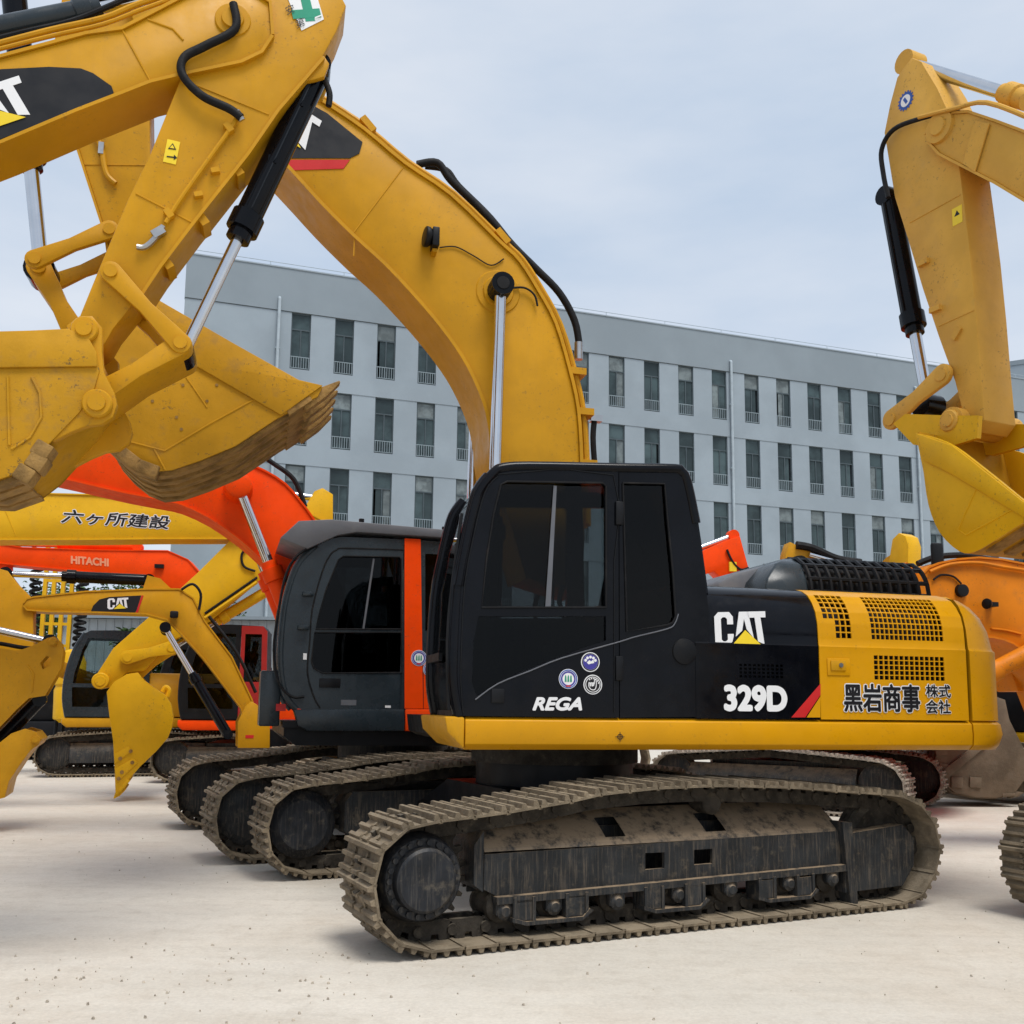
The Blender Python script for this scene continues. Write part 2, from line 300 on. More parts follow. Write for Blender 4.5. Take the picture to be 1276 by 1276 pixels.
def ram(parent, p0, p1, frac, rb, rr, bm='black_paint', hose=None, gl=None):
    p0, p1 = V(p0), V(p1); d = p1 - p0; q = p0 + d * frac; dn = d.normalized()
    mb = MB(); mb.lathe(p0 - dn * .02, dn, [(0, rb * .8), (.02, rb), ((q - p0).length - .02, rb), ((q - p0).length, rb * .95)], 20)
    mb.cyl(p0 + V((0, -rb * 1.05, 0)), p0 + V((0, rb * 1.05, 0)), rb * 1.0, n=18)
    b = mb.build('hydraulic_cylinder', bm, parent, ang=30)
    MB().lathe(q - dn * rb * 1.6, dn, [(0, rb * 1.03), (.01, rb * 1.22), (rb * 1.5, rb * 1.22), (rb * 1.55, rb * .9), (rb * 2.3, rb * .9), (rb * 2.35, rr * 1.1)], 20).build('gland', gl or bm, b, ang=30)
    MB().cyl(q, p1, rr, n=20).build('rod', 'chrome', b)
    MB().cyl(p1 + V((0, -rb * 1.1, 0)), p1 + V((0, rb * 1.1, 0)), rr * 2, n=18).build('rod_eye', bm, b)
    if hose:
        s = V((0, hose, 0)); mb = MB().tube([p0 + s + dn * .1, p0 + d * frac * .5 + s * 1.05, q - dn * .12 + s], rb * .22, 8, 4)
        for t in (.25, .6, .9): mb.box(p0 + d * frac * t + s * .75, (.05, abs(hose) * .6, .05))
        mb.build('pipe', bm, b)
    return b
def pin(parent, x, z, y0, y1, r, material, name='pin'):
    mb = MB(); s = 1 if y1 > y0 else -1
    mb.lathe((x, y0, z), (0, s, 0), [(0, r), (abs(y1 - y0) - .012, r), (abs(y1 - y0), r * .9), (abs(y1 - y0) + .001, r * .62), (abs(y1 - y0) + .014, r * .58)], 22)
    return mb.build(name, material, parent, ang=30)
def boom(parent, upper, lower, w, material, name='boom', lip=.018, lt=.022, bev=.006):
    b = MB().prism(list(upper) + list(reversed(lower)), -w, w).build(name, material, parent, bev=bev)
    up = [(x, z) for x, z in upper]; lo = [(x, z) for x, z in lower]; s = 1 if up[0][0] < up[-1][0] else -1
    MB().band(up, lt * s, -w - lip, w + lip).build('top_plate', material, b); MB().band(lo, -lt * s, -w - lip, w + lip).build('bottom_plate', material, b)
    return b
def weld(parent, pts, y, sgn, material, r=.006): MB().tube([(x, y + sgn * .001, z) for x, z in pts], r, 6, 0).build('weld_seam', material, parent)
def link(parent, a, b, y, t, r, material, name='link'):
    a, b = V(a), V(b); d = (b - a).normalized(); nrm = V((-d.y, d.x)); poly = []; k = 8; th = math.atan2(d.y, d.x)
    for i in range(k + 1): an = th + math.pi / 2 + math.pi * i / k; poly.append((a.x + r * math.cos(an), a.y + r * math.sin(an)))
    m1 = (a + b) / 2 - nrm * r * .68; m2 = (a + b) / 2 + nrm * r * .68
    poly.append((m1.x, m1.y))
    for i in range(k + 1): an = th - math.pi / 2 + math.pi * i / k; poly.append((b.x + r * math.cos(an), b.y + r * math.sin(an)))
    poly.append((m2.x, m2.y))
    o = MB().prism(poly, y - t / 2, y + t / 2).build(name, material, parent, bev=.006)
    for p in (a, b): MB().cyl((p.x, y - t / 2 - .012, p.y), (p.x, y + t / 2 + .012, p.y), r * .62, n=18).build('pin', material, o)
    return o
def bucket(parent, poly, path, w, lipdir, side='bucket_yellow', shell='worn_bucket', bar=None, teeth=5, tl=.22, bw=.2, nsides=(-1, 1), nr=5, rib0=0, lipmat=None):
    cx = sum(p[0] for p in poly) / len(poly); cz = sum(p[1] for p in poly) / len(poly); md = len(path) // 2
    dx, dz = path[md][0] - path[md - 1][0], path[md][1] - path[md - 1][1]
    sg = 1 if (-dz * (cx - path[md][0]) + dx * (cz - path[md][1])) > 0 else -1
    b = MB().band(path, .03 * sg, -w, w).build('bucket', shell, parent)
    for s in nsides:
        pl = MB().prism(poly, s * (w - .025), s * (w + .012)).build('side_plate', side, b, bev=.005)
    if bar:
        for s in (-1, 1): MB().prism(bar, s * (w + .014), s * (w + .032)).build('side_bar', side, b, bev=.006)
    P = [V(p) for p in path]; lm = lipmat or shell
    for i in range(nr):                # wear strips running round the shell
        y = -w + (i + .5) * 2 * w / nr
        MB().band([tuple(p) for p in P[rib0:]], -.025 * sg, y - .06, y + .06).build('wear_strip', lm, b)
    e = P[-1]; d = V(lipdir).normalized(); nn = V((-d.y, d.x))
    MB().prism([tuple(e - d * bw + nn * .03), tuple(e + d * .02 + nn * .02), tuple(e + d * .02 - nn * .02), tuple(e - d * bw - nn * .035)], -w - .02, w + .02).build('lip', lm, b, bev=.004)
    tp = [tuple(e - d * .06 + nn * .06), tuple(e + d * tl * .45 + nn * .045), tuple(e + d * tl + nn * .004), tuple(e + d * tl - nn * .012), tuple(e + d * tl * .4 - nn * .045), tuple(e - d * .06 - nn * .06)]
    tm = MB().prism(tp, -.05, .05).mesh('tooth', lm, bev=.006)
    for i in range(teeth): ob('tooth', tm, b, (0, -w + .06 + i * (2 * w - .12) / (teeth - 1), 0))
    return b

# ------------------------------------------------------------ crawler tracks
TRK = [(1.932,-0.004),(-1.927,-0.0),(-2.295,0.003),(-2.45,0.09),(-2.586,0.268),(-2.632,0.417),(-2.592,0.641),(-2.475,0.798),(-2.276,0.898),(-2.068,0.929),(-1.681,0.957),(-1.114,1.006),(-0.414,1.038),(0.127,1.033),(0.583,1.006),(0.82,0.964),(1.375,0.899),(1.928,0.858),(1.975,0.85),(2.172,0.706),(2.236,0.483),(2.182,0.205),(1.994,0.03)]
TRK = [(x, max(z, 0)) for x, z in TRK]
def resample(path, n):
    P = [V(p) for p in path] + [V(path[0])]; L_ = [0]
    for a, b in zip(P, P[1:]): L_.append(L_[-1] + (b - a).length)
    out = []; j = 0
    for i in range(n):
        t = L_[-1] * (i + .5) / n
        while L_[j + 1] < t: j += 1
        out.append(P[j].lerp(P[j + 1], (t - L_[j]) / (L_[j + 1] - L_[j])))
    return out, L_[-1] / n
SHOE = {}
def shoe_mesh(p, w, ms, simple):
    k = (round(p, 3), w, ms, simple)
    if k not in SHOE:
        mb = MB(); mb.box((-.01 * p, 0, -.045), (p * .95, w, .016)); mb.box((p * .47, 0, -.056), (p * .12, w * .98, .012))
        for i, x in enumerate((-.40, -.03, .34)):
            h = .042 if i == 0 else .034
            seg = ((-w / 2 + .004, w / 2 - .004),) if (simple or i == 0) else ((-w / 2 + .004, -.10), (-.055, .055), (.10, w / 2 - .004))
            for y0, y1 in seg:
                xx = x * p; mb.add([(xx + a * .5, y, z) for y in (y0, y1) for a, z in ((-.046, -.04), (.046, -.04), (.024, -.04 + h), (-.024, -.04 + h))], [(0, 1, 2, 3), (7, 6, 5, 4), (0, 4, 5, 1), (1, 5, 6, 2), (2, 6, 7, 3), (3, 7, 4, 0)])
        if not simple:
            for x in (-.2, .17):
                for y in (-.13, .13): mb.cyl((x * p, y, -.04), (x * p, y, -.022), .018, n=6)
        SHOE[k] = mb.mesh('track_shoe', ms)
    return SHOE[k]
LINK = {}
def link_mesh(p):
    k = round(p, 3)
    if k not in LINK:
        mb = MB()
        for y, o in ((-.085, .0), (.085, .0)):
            poly = [(-p * .56, -.16), (-p * .5, -.175), (p * .40, -.175), (p * .5, -.16), (p * .53, -.1), (p * .36, -.052), (p * .12, -.052), (p * .1, -.09), (-p * .1, -.09), (-p * .12, -.052), (-p * .36, -.052), (-p * .56, -.1)]
            mb.prism(poly, y - .022, y + .022)
        mb.cyl((-p * .5, -.125, -.115), (-p * .5, .125, -.115), .036, n=12)
        LINK[k] = mb.mesh('track_link', 'chain_steel')
    return LINK[k]
def track(parent, rz, yc, w, path, n, frame_mat='frame_black', ms='track_steel', links=True, simple=False, frame=None, label=None):
    n = max(20, round(n * .91)); pts, p = resample(path, n)
    fr = frame if frame else MB()
    if not frame:
        xs = [q[0] for q in path]; x0, x1 = min(xs), max(xs)
        fr.prism_x([(-.2, .28), (.2, .28), (.2, .52), (.08, .68), (-.08, .68), (-.2, .52)], x0 + .75, x1 - .7)
        for xx, r in ((x1 - .43, .33), (x0 + .43, .31)): fr.lathe((xx, -.16, .47), (0, 1, 0), [(0, r * .75), (.04, r), (.28, r), (.32, r * .75)], 24)
    t = ob('track', fr.mesh('track', frame_mat, bev=0), parent, (0, 0, 0)); t.rotation_euler.z = rz
    t.location = Matrix.Rotation(rz, 3, 'Z') @ V((0, yc, 0))
    sm = shoe_mesh(p, w, ms, simple); lm = link_mesh(p)
    for i in range(n):
        a, b = pts[i], pts[(i + 1) % n]; c = (a + b) / 2; d = (b - a).normalized(); ou = V((d.y, -d.x))
        if ou.dot(c - V((-.2, .5))) < 0: ou = -ou
        m = Matrix(((d.x, 0, ou.x, c.x), (0, 1, 0, 0), (d.y, 0, ou.y, c.y), (0, 0, 0, 1)))
        if m.to_3x3().determinant() < 0: m = m @ Matrix.Diagonal((-1, 1, 1, 1))
        ob('track_shoe', sm, t, mw=m)
        if links: ob('track_link', lm, t, mw=m)
    return t
def spath(l, h, r): # generic track path, x forward
    a = [(l / 2 - r, 0), (-l / 2 + r, 0)]
    for i in range(1, 8): an = -math.pi / 2 - math.pi * i / 8; a.append((-l / 2 + r + r * math.cos(an), r + r * math.sin(an)))
    a += [(-l / 2 + r, 2 * r), (0, h), (l / 2 - r, 2 * r)]
    for i in range(1, 8): an = math.pi / 2 - math.pi * i / 8; a.append((l / 2 - r + r * math.cos(an), r + r * math.sin(an)))
    return a

# ------------------------------------------------------------ setting: ground, building
g = MB().add([(-500, -300, -.004), (500, -300, -.004), (500, 900, -.004), (-500, 900, -.004)], [(0, 1, 2, 3)]).build('ground', 'concrete'); tag(g, 'pale concrete yard', kind='structure')
bx = root('office_building', (-8.938, 51.482, 19.1), 'long grey-blue four storey block with rows of narrow windows behind the machines', 'building')
WX0, WP, WW, WH, ZT, ZP, NC, NR = -3.05, 2.301, 1.03, 3.08, 22.08, 4.11, 23, 5
XL, XR, ZTOP = -8.45, 51.0, 24.45
wl = MB()
for r_ in range(NR):
    zt = ZT - r_ * ZP
    wl.bb(XL, XR, 0.0, .34, zt - ZP if r_ < NR - 1 else 0, zt - WH - .14)            # spandrel band
    wl.bb(XL, XR, .012, .34, zt - WH - .14, zt - WH)
    for k in range(-1, NC):
        a = WX0 + k * WP + WW if k >= 0 else XL; b = WX0 + (k + 1) * WP if k < NC - 1 else XR
        wl.bb(a, b, .03, .34, zt - WH, zt)
wl.bb(XL, XL + .4, .36, 16, 0, ZTOP - .3); wl.bb(XR - .4, XR, .36, 16, 0, ZTOP - .3); wl.bb(XL, XR, 15.6, 16, 0, ZTOP - .3)
wl.build('wall', 'wall_paint', bx)
pr = MB(); pr.bb(XL - .02, XR + .02, -.02, .34, ZT + .03, ZTOP); pr.bb(XL, XR, .35, 16, ZT + .3, ZT + .6); pr.build('parapet', 'parapet_paint', bx)
MB().bb(XL - .06, XR + .06, -.06, .40, ZTOP + .002, ZTOP + .07).build('coping', 'wall_paint', bx)
MB().bb(XL + .1, XR - .1, 1.5, 1.6, 0, ZT).build('inner_wall', 'window_frame', bx)
wf = MB(); T = .06
wf.bb(0, T, .10, .2, 0, WH); wf.bb(WW - T, WW, .10, .2, 0, WH); wf.bb(T, WW - T, .10, .2, WH - T, WH); wf.bb(T, WW - T, .10, .2, 0, T)
wf.bb(T, WW - T, .10, .2, WH * .70, WH * .70 + .07); wf.bb(WW * .5 - .03, WW * .5 + .03, .10, .2, T, WH * .70)
wfm = wf.mesh('window', 'window_frame')
pm1 = MB().bb(T, WW - T, .15, .16, WH * .70 + .07, WH - T).mesh('pane', 'window_glass')
pm2 = MB().bb(T, WW * .5 - .03, .14, .15, T, WH * .70).mesh('pane', 'window_glass'); pm3 = MB().bb(WW * .5 + .03, WW - T, .155, .165, T, WH * .70).mesh('pane', 'window_glass')
pm4 = pm2.copy(); pm4.materials[0] = M['curtain_glass']; pm5 = pm3.copy(); pm5.materials[0] = M['curtain_glass']; pm6 = pm1.copy(); pm6.materials[0] = M['curtain_glass']
rl = MB(); rl.bb(.02, WW - .02, .03, .06, .66, .70); rl.bb(.02, WW - .02, .03, .06, .06, .09)
for i in range(8): rl.bb(.06 + i * .13 - .014, .06 + i * .13 + .014, .033, .057, .09, .66)
rlm = rl.mesh('railing', 'rail_grey')
for r_ in range(4):
    for k in range(NC):
        w_ = ob('window', wfm, bx, (WX0 + k * WP, 0, ZT - r_ * ZP - WH))
        for q in (pm1, pm2, pm3):
            pn = ob('pane', {pm1: pm6, pm2: pm4, pm3: pm5}[q] if random.random() < (.35 if q is pm1 else .16) else q, w_)
            if q is not pm1 and random.random() < .12: pn.location.x = .12 if q is pm2 else -.12
        ob('railing', rlm, w_)
for x in (-3.72, 8.1, 23.55, 37.55):
    mb = MB(); mb.cyl((x, -.12, 0), (x, -.12, ZT + .55), .085, n=12); mb.tube([(x, -.12, ZT + .5), (x, -.12, ZT + .62), (x, .0, ZT + .7)], .085, 10)
    for z in (4, 8, 12, 16, 20): mb.box((x, -.07, z), (.24, .15, .06))
    mb.build('downpipe', 'pipe_grey', bx)
for k in range(16): MB().cyl((XL + .3 + k * 3.9, .15, ZTOP + .07), (XL + .3 + k * 3.9, .15, ZTOP + .34), .02, n=6).build('rod_post', 'pipe_grey', bx)
MB().cyl((XL + .3, .15, ZTOP + .34), (XR - .3, .15, ZTOP + .34), .018, n=6).build('lightning_rod', 'pipe_grey', bx)
wg = root('wing_building', (39.5, 80.0, -30), 'taller grey block whose corner shows past the long facade, behind the pale yellow stick', 'building')
mb = MB(); mb.bb(.0, 14, 0, 14, 0, 29.8); mb.build('wall', 'wall_paint', wg); MB().bb(-.06, 14.06, -.06, 14.06, 29.81, 30.2).build('coping', 'parapet_paint', wg)
for z in (9, 13.1, 17.2, 21.3, 25.4):
    for y in (2.2, 5.2, 8.2, 11.2):
        m4 = Matrix.Translation((-.01, y, z)) @ Matrix.Rotation(-math.pi / 2, 4, 'Z'); w_ = ob('window', wfm, wg, mw=m4 @ Matrix.Translation((0, -.19, 0)))
        for q in (pm1, pm2, pm3): ob('pane', q, w_)
    for x in (1.0, 4, 7):
        w_ = ob('window', wfm, wg, (x, -.19, z))
        for q in (pm1, pm2, pm3): ob('pane', q, w_)

# ------------------------------------------------------------ cab builder
def cab(parent, front, roof, rear, holes_front, holes_rear, xseam, y0, y1, paint, glassmat='tinted_glass', post=None, seat_x=None, zb=1.4, name='cab', panes=None):
    """front: xz path bottom->top at the nose, roof: top path front->back, rear: path top->bottom; xseam: x of the door seam"""
    c = ob(name, MB().bb(min(p[0] for p in rear) + .05, max(p[0] for p in front) - .04, y0 + .02, y1 - .06, zb - .02, zb + .05).mesh(name, 'satin_black'), parent)
    zt = [z for x, z in roof][len(roof) // 2]; t = .05
    fp = list(front) + [p for p in roof if p[0] > xseam + .01] + [(xseam + .004, roof[-1][1]), (xseam + .004, zb)]
    rp_ = [(xseam - .004, zb), (xseam - .004, roof[-1][1])] + [p for p in roof if p[0] < xseam - .01] + list(rear)
    d = MB().plate(fp, holes_front, y1 - t, y1).build('door', paint, c)
    for h in (panes or holes_front): MB().plate(h, [], y1 - .03, y1 - .022).build('window_pane', glassmat, d)
    d2 = MB().plate(rp_, holes_rear, y1 - t, y1 - .004).build('side_panel', post or paint, c)
    for h in holes_rear: MB().plate(h, [], y1 - .03, y1 - .022).build('window_pane', glassmat, d2)
    full = list(front) + list(roof) + list(rear)
    f2 = MB().plate(full, list(holes_front[:1]) + list(holes_rear[:1]), y0, y0 + t).build('far_panel', paint, c)
    for h in list(holes_front[:1]) + list(holes_rear[:1]): MB().plate(h, [], y0 + .022, y0 + .03).build('window_pane', 'clear_glass', f2)
    for yy in (y0 + .035, y1 - .045): MB().tube([(x, yy, z) for x, z in front], .05, 10, 3).build('front_pillar', paint, c)
    n = len(front); k = max(1, int(n * .28))
    MB().band(front[:k + 1], .03, y0 + t, y1 - t).build('front_panel', paint, c); MB().band(front[k:], .012, y0 + t, y1 - t).build('windscreen', 'clear_glass', c)
    rf = MB().band(list(front[-1:]) + list(roof) + list(rear[:1]), .06, y0 + .01, y1 - .012).build('roof', paint, c)
    MB().band(rear, .05, y0 + t, y1 - t).build('rear_panel', paint, c)
    if seat_x is not None:
        mb = MB(); yc = (y0 + y1) / 2; mb.bb(seat_x - .25, seat_x + .28, yc - .25, yc + .25, zb + .42, zb + .56); mb.box((seat_x - .28, yc, zb + .95), (.13, .48, .8), 0, -.2); mb.box((seat_x - .36, yc, zb + 1.45), (.1, .28, .2), 0, -.2)
        mb.bb(seat_x - .2, seat_x + .2, yc - .2, yc + .2, zb + .05, zb + .42); mb.build('seat', 'seat_cloth', c, bev=.03)
        for s in (-1, 1):
            mb = MB(); mb.bb(seat_x - .2, seat_x + .35, yc + s * .36 - .07, yc + s * .36 + .07, zb + .05, zb + .7); mb.tube([(seat_x + .25, yc + s * .36, zb + .7), (seat_x + .3, yc + s * .36, zb + .85), (seat_x + .27, yc + s * .35, zb + .98)], .02, 8); mb.build('console', 'satin_black', c)
    return c

# ------------------------------------------------------------ a plainer excavator body for machines that stand mostly hidden or out of frame
def body(rt, ox, paint, cabpaint, post=None, detail=1, gauge=2.35, w=.55, L=4.1, boomfoot=True, cabz=3.0, rz=0., hz=2.15, ms='track_steel', cabin=True):
    path = spath(L, .98, .43); path = [(x + ox, z) for x, z in path]
    for s in (1, -1):
        if detail: track(rt, rz, s * gauge / 2, w, path, 46, ms=ms, links=(detail > 1), simple=(detail < 2))
        else:
            mb = MB(); mb.band(path + [path[0]], .05, -w / 2, w / 2); mb.bb(ox - L / 2 + .5, ox + L / 2 - .5, -.2, .2, .2, .7); t = mb.build('track', 'track_steel', rt); t.location.y = s * gauge / 2
    mb = MB(); mb.bb(ox - 1.0, ox + 1.0, -gauge / 2, gauge / 2, .42, .75); mb.cyl((ox, 0, .75), (ox, 0, 1.02), .62, n=28); mb.build('carbody', 'frame_black', rt)
    mb = MB(); mb.prism([(ox - 2.45, 1.0), (ox + 1.45, 1.0), (ox + 1.55, 1.08), (ox + 1.55, 1.2), (ox - 2.45, 1.2)], -1.35, 1.35); mb.build('deck', paint, rt, bev=.03)
    mb = MB(); mb.prism_x([(-1.33, 1.22), (1.33, 1.22), (1.33, hz - .25), (1.15, hz), (-1.15, hz), (-1.33, hz - .25)], ox - 2.0, ox - .1); h = mb.build('engine_housing', paint, rt, bev=.04)
    MB().bb(ox - 1.7, ox - .8, 1.335, 1.35, 1.55, 1.8).build('side_vent', 'satin_black', h); MB().cyl((ox - 1.2, -.6, hz), (ox - 1.2, -.6, hz + .35), .06, n=14).build('exhaust', 'satin_black', h)
    pl = [(ox - 2.0, -1.32), (ox - 2.5, -1.2), (ox - 2.75, -.7), (ox - 2.82, 0), (ox - 2.75, .7), (ox - 2.5, 1.2), (ox - 2.0, 1.32)]
    MB().prism_z(pl, 1.02, hz - .05).build('counterweight', paint, rt, bev=.06, seg=3)
    mb = MB(); mb.bb(ox - .1, ox + 1.1, -1.33, -.5, 1.22, 1.75); mb.build('tool_box', paint, rt, bev=.04)
    if boomfoot:
        for s in (-1, 1): MB().prism([(ox - .05, 1.21), (ox + .8, 1.21), (ox + .75, 1.6), (ox + .45, 2.0), (ox + .2, 2.0), (ox, 1.6)], s * .34 - .03, s * .34 + .03).build('boom_bracket', paint, rt)
    if cabin:
        fr = [(ox + 1.45, 1.22), (ox + 1.52, 1.6), (ox + 1.5, 2.1), (ox + 1.38, 2.6), (ox + 1.2, cabz - .06)]; ro = [(ox + 1.1, cabz), (ox + .6, cabz + .02), (ox + .0, cabz)]; re = [(ox - .08, cabz - .1), (ox - .12, 1.22)]
        hf = [[(ox + .52, 1.9), (ox + 1.38, 1.9), (ox + 1.36, 2.1), (ox + 1.24, 2.6), (ox + 1.14, cabz - .16), (ox + .52, cabz - .16)], [(ox + .52, 1.42), (ox + 1.36, 1.42), (ox + 1.39, 1.82), (ox + .52, 1.82)]]
        hr = [[(ox + .0, 1.95), (ox + .34, 1.95), (ox + .34, cabz - .16), (ox + .02, cabz - .16)]]
        cab(rt, fr, ro, re, hf, hr, ox + .42, .42, 1.36, cabpaint, 'tinted_glass' if detail < 2 else 'clear_glass', post, ox + .55, 1.22)

# ------------------------------------------------------------ the black and yellow excavator in front
E1 = root('crawler_excavator', (0.385, 8.768, 194), 'black and yellow crawler excavator with black cab and round stickers on its door', 'excavator', None)
RZ = R(205.64 - 194)
def main_track_frame(near):
    fr = MB(); s = 1
    # side cover with openings, sloping dusty top, bottom flange (local y: +.3 is the outer shoe edge)
    side = [(1.389,0.582),(-1.675,0.603),(-1.705,0.333),(1.252,0.29),(1.391,0.36)]
    holes = [[(0.145,0.527),(-0.018,0.524),(-0.016,0.413),(0.146,0.412)], [(-0.274,0.528),(-0.438,0.528),(-0.436,0.423),(-0.273,0.421)]]
    fr.plate(side, holes, .15, .18)
    top = (side[0][1] + side[1][1]) / 2; x1, x0 = side[0][0], side[1][0]
    sl = MB()
    ns = 40
    # slope sheet with two slots
    def mp_(x, s_): return (x, .18 - .30 * s_, top + .004 + .22 * s_ ** .8)
    slots = [[(0.444,0.717),(0.279,0.711)][0:2], [(-0.416,0.775),(-0.599,0.78)][0:2]]
    xs = sorted(set([x0, x1] + [a[0] for q in slots for a in q] + [x0 + (x1 - x0) * i / 24 for i in range(25)])); ss = [0, .06, .15, .3, .5, .7, .85, 1]
    for i in range(len(xs) - 1):
        for j in range(len(ss) - 1):
            xm = (xs[i] + xs[i + 1]) / 2
            if 2 <= j <= 4 and any(min(q[0][0], q[1][0]) < xm < max(q[0][0], q[1][0]) for q in slots): continue
            fr.add([mp_(xs[i], ss[j]), mp_(xs[i + 1], ss[j]), mp_(xs[i + 1], ss[j + 1]), mp_(xs[i], ss[j + 1])], [(0, 1, 2, 3)])
    fr.bb(x0, x1, -.2, -.17, .32, top + .15); fr.bb(x0, x1, -.12, -.1, .3, top + .1)
    fl = [(1.32,0.313),(-1.727,0.353),(-1.725,0.304),(1.319,0.268)]; fr.prism(fl, .1, .235)
    fr.prism([(x1 + .002, top - .25), (x1 + .07, top - .2), (x1 + .07, top + .05), (x1 + .002, top + .14)], -.2, .17)
    rc = [(-1.688,0.58),(-2.307,0.629),(-2.425,0.516),(-2.413,0.308),(-2.281,0.153),(-1.668,0.139)]; fr.prism(rc, -.2, .215); 
    fr.prism([(rc[0][0] + .05, rc[0][1] + .1), (rc[0][0] - .02, rc[0][1] - .6), (rc[0][0] - .09, rc[0][1] - .6), (rc[0][0] - .05, rc[0][1] + .09)], .1, .24)
    return fr
def main_track(yc, near):
    fr = main_track_frame(near)
    if not near: fr.v = [V((q.x, -q.y, q.z)) for q in fr.v]
    t = track(E1, RZ, yc, .68, TRK, 51, frame=fr)
    s = 1 if near else -1
    sx, sz = 1.835, .462
    # sprocket
    poly = []
    for i in range(23):
        for a, r in ((-.3, .335), (-.12, .385), (.12, .385), (.3, .335)): an = 2 * math.pi * (i + a * .9) / 23; poly.append((sx + r * math.cos(an), sz + r * math.sin(an)))
    MB().prism(poly, -.03, .03).build('sprocket', 'chain_steel', t)
    MB().lathe((sx, -s * .2, sz), (0, s, 0), [(0, .22), (.05, .3), (.22, .3), (.26, .285), (.3, .285), (.42, .262), (.435, .25), (.437, .205), (.50, .198), (.515, .18), (.516, .001)], 40).build('final_drive', 'hub_black', t, ang=30)
    bm_ = MB().cyl((0, 0, 0), (0, s * .022, 0), .02, n=6).mesh('bolt', 'hub_black')
    for i in range(22): an = 2 * math.pi * i / 22; ob('bolt', bm_, t, (sx + .227 * math.cos(an), s * .232, sz + .227 * math.sin(an)))
    ix = -2.19
    MB().lathe((ix, -.1, .47), (0, 1, 0), [(0, .3), (.03, .345), (.07, .345), (.075, .375), (.125, .375), (.13, .345), (.17, .345), (.2, .3)], 32).build('idler', 'chain_steel', t, ang=30)
    MB().bb(-2.2, -1.5, -.14, .14, .4, .6).build('idler_yoke', 'frame_black', t)
    rm = MB().lathe((0, -.16, 0), (0, 1, 0), [(0, .06), (.02, .1), (.06, .105), (.08, .085), (.24, .085), (.26, .105), (.3, .1), (.32, .06)], 18).mesh('track_roller', 'chain_steel', ang=30)
    cm = MB().lathe((0, .0, 0), (0, s, 0), [(0, .055), (.05, .055), (.055, .045), (.07, .03)], 14); cm.bb(-.06, .06, 0, s * .045, -.02, .06); cm = cm.mesh('roller_cap', 'frame_black')
    rx = [(1.255,0.218),(0.889,0.221),(0.396,0.216),(-0.116,0.229),(-0.575,0.236),(-1.122,0.241),(-1.551,0.249)]
    for x, z in rx:
        ob('track_roller', rm, t, (x, 0, .235)); ob('roller_cap', cm, t, (x, s * .165, z))
    for a in (1.45, -.05): 
        for q in (-.45,): MB().lathe((a + q, -.1, .845), (0, 1, 0), [(0, .07), (.06, .085), (.2, .085), (.24, .05)], 16).build('carrier_roller', 'chain_steel', t)
    if near:
        for gx in ([(1.214,0.274),(0.634,0.284)], [(0.2,0.285),(-0.33,0.294)], [(-0.798,0.303),(-1.35,0.309)]):
            a, b = gx[0][0], gx[1][0]; z = .305; mb = MB()
            mb.prism([(a, z - .15), (a - .1, z - .18), (b + .06, z - .18), (b - .03, z - .12), (b, z - .105), (b + .05, z - .155), (a - .1, z - .155), (a, z - .125)], .10, .25)
            for x in (a - .02, a - .16, b + .17, b + .02): mb.bb(x - .012, x + .012, .12, .245, z - .16, z)
            mb.bb(b, a, .10, .125, z - .17, z); mb.bb(b + .02, b + .17, .13, .235, z - .15, z - .02); mb.bb(a - .16, a - .02, .13, .235, z - .15, z - .02)
            mb.build('roller_guard', 'frame_black', t)
    return t
main_track(1.46, True); main_track(-1.54, False)
cbm = MB(); cbm.prism_x([(-1.35, .4), (1.35, .4), (1.35, .62), (.6, .9), (-.6, .9), (-1.35, .62)], -.75, .75); cbm.cyl((0, 0, .85), (0, 0, 1.15), .68, n=36); cb_ = cbm.build('carbody', 'satin_black', E1); cb_.rotation_euler.z = RZ
MB().cyl((0, 0, 1.08), (0, 0, 1.24), .72, n=48).build('swing_ring', 'chain_steel', E1)
# deck and lower trim
mb = MB(); mb.prism([(1.0, 1.26), (1.08, 1.30), (1.10, 1.455), (-2.9, 1.455), (-2.9, 1.26)], -1.36, 1.36); mb.build('deck', 'satin_black', E1)
SY = 1.452
def trim_profile(o): return [(SY - .16, 1.245 + o), (SY - .05, 1.235 + o), (SY, 1.275 + o), (SY + .008, 1.36), (SY, 1.442), (SY - .035, 1.468), (SY - .16, 1.468)]
mb = MB(); mb.prism_x(trim_profile(0), -3.075, 1.085); tr_ = mb.build('side_trim', 'fresh_yellow', E1, bev=.006, ang=50)
mb = MB(); mb.prism([(1.088, 1.235), (1.13, 1.275), (1.215, 1.36), (1.235, 1.468), (1.088, 1.468)], .35, SY + .003); mb.build('front_trim', 'cat_yellow', tr_, bev=.02)
f = [(-0.067,1.332)][0]
MB().plate(circ(f[0], f[1], .021), [circ(f[0], f[1], .016)], SY + .0085, SY + .0105).build('jack_mark', 'black_decal', tr_)
for dx, dz in ((.035, .002), (.002, .035)): MB().box((f[0], SY + .0095, f[1]), (dx * 2, .002, dz * 2)).build('jack_mark', 'black_decal', tr_)
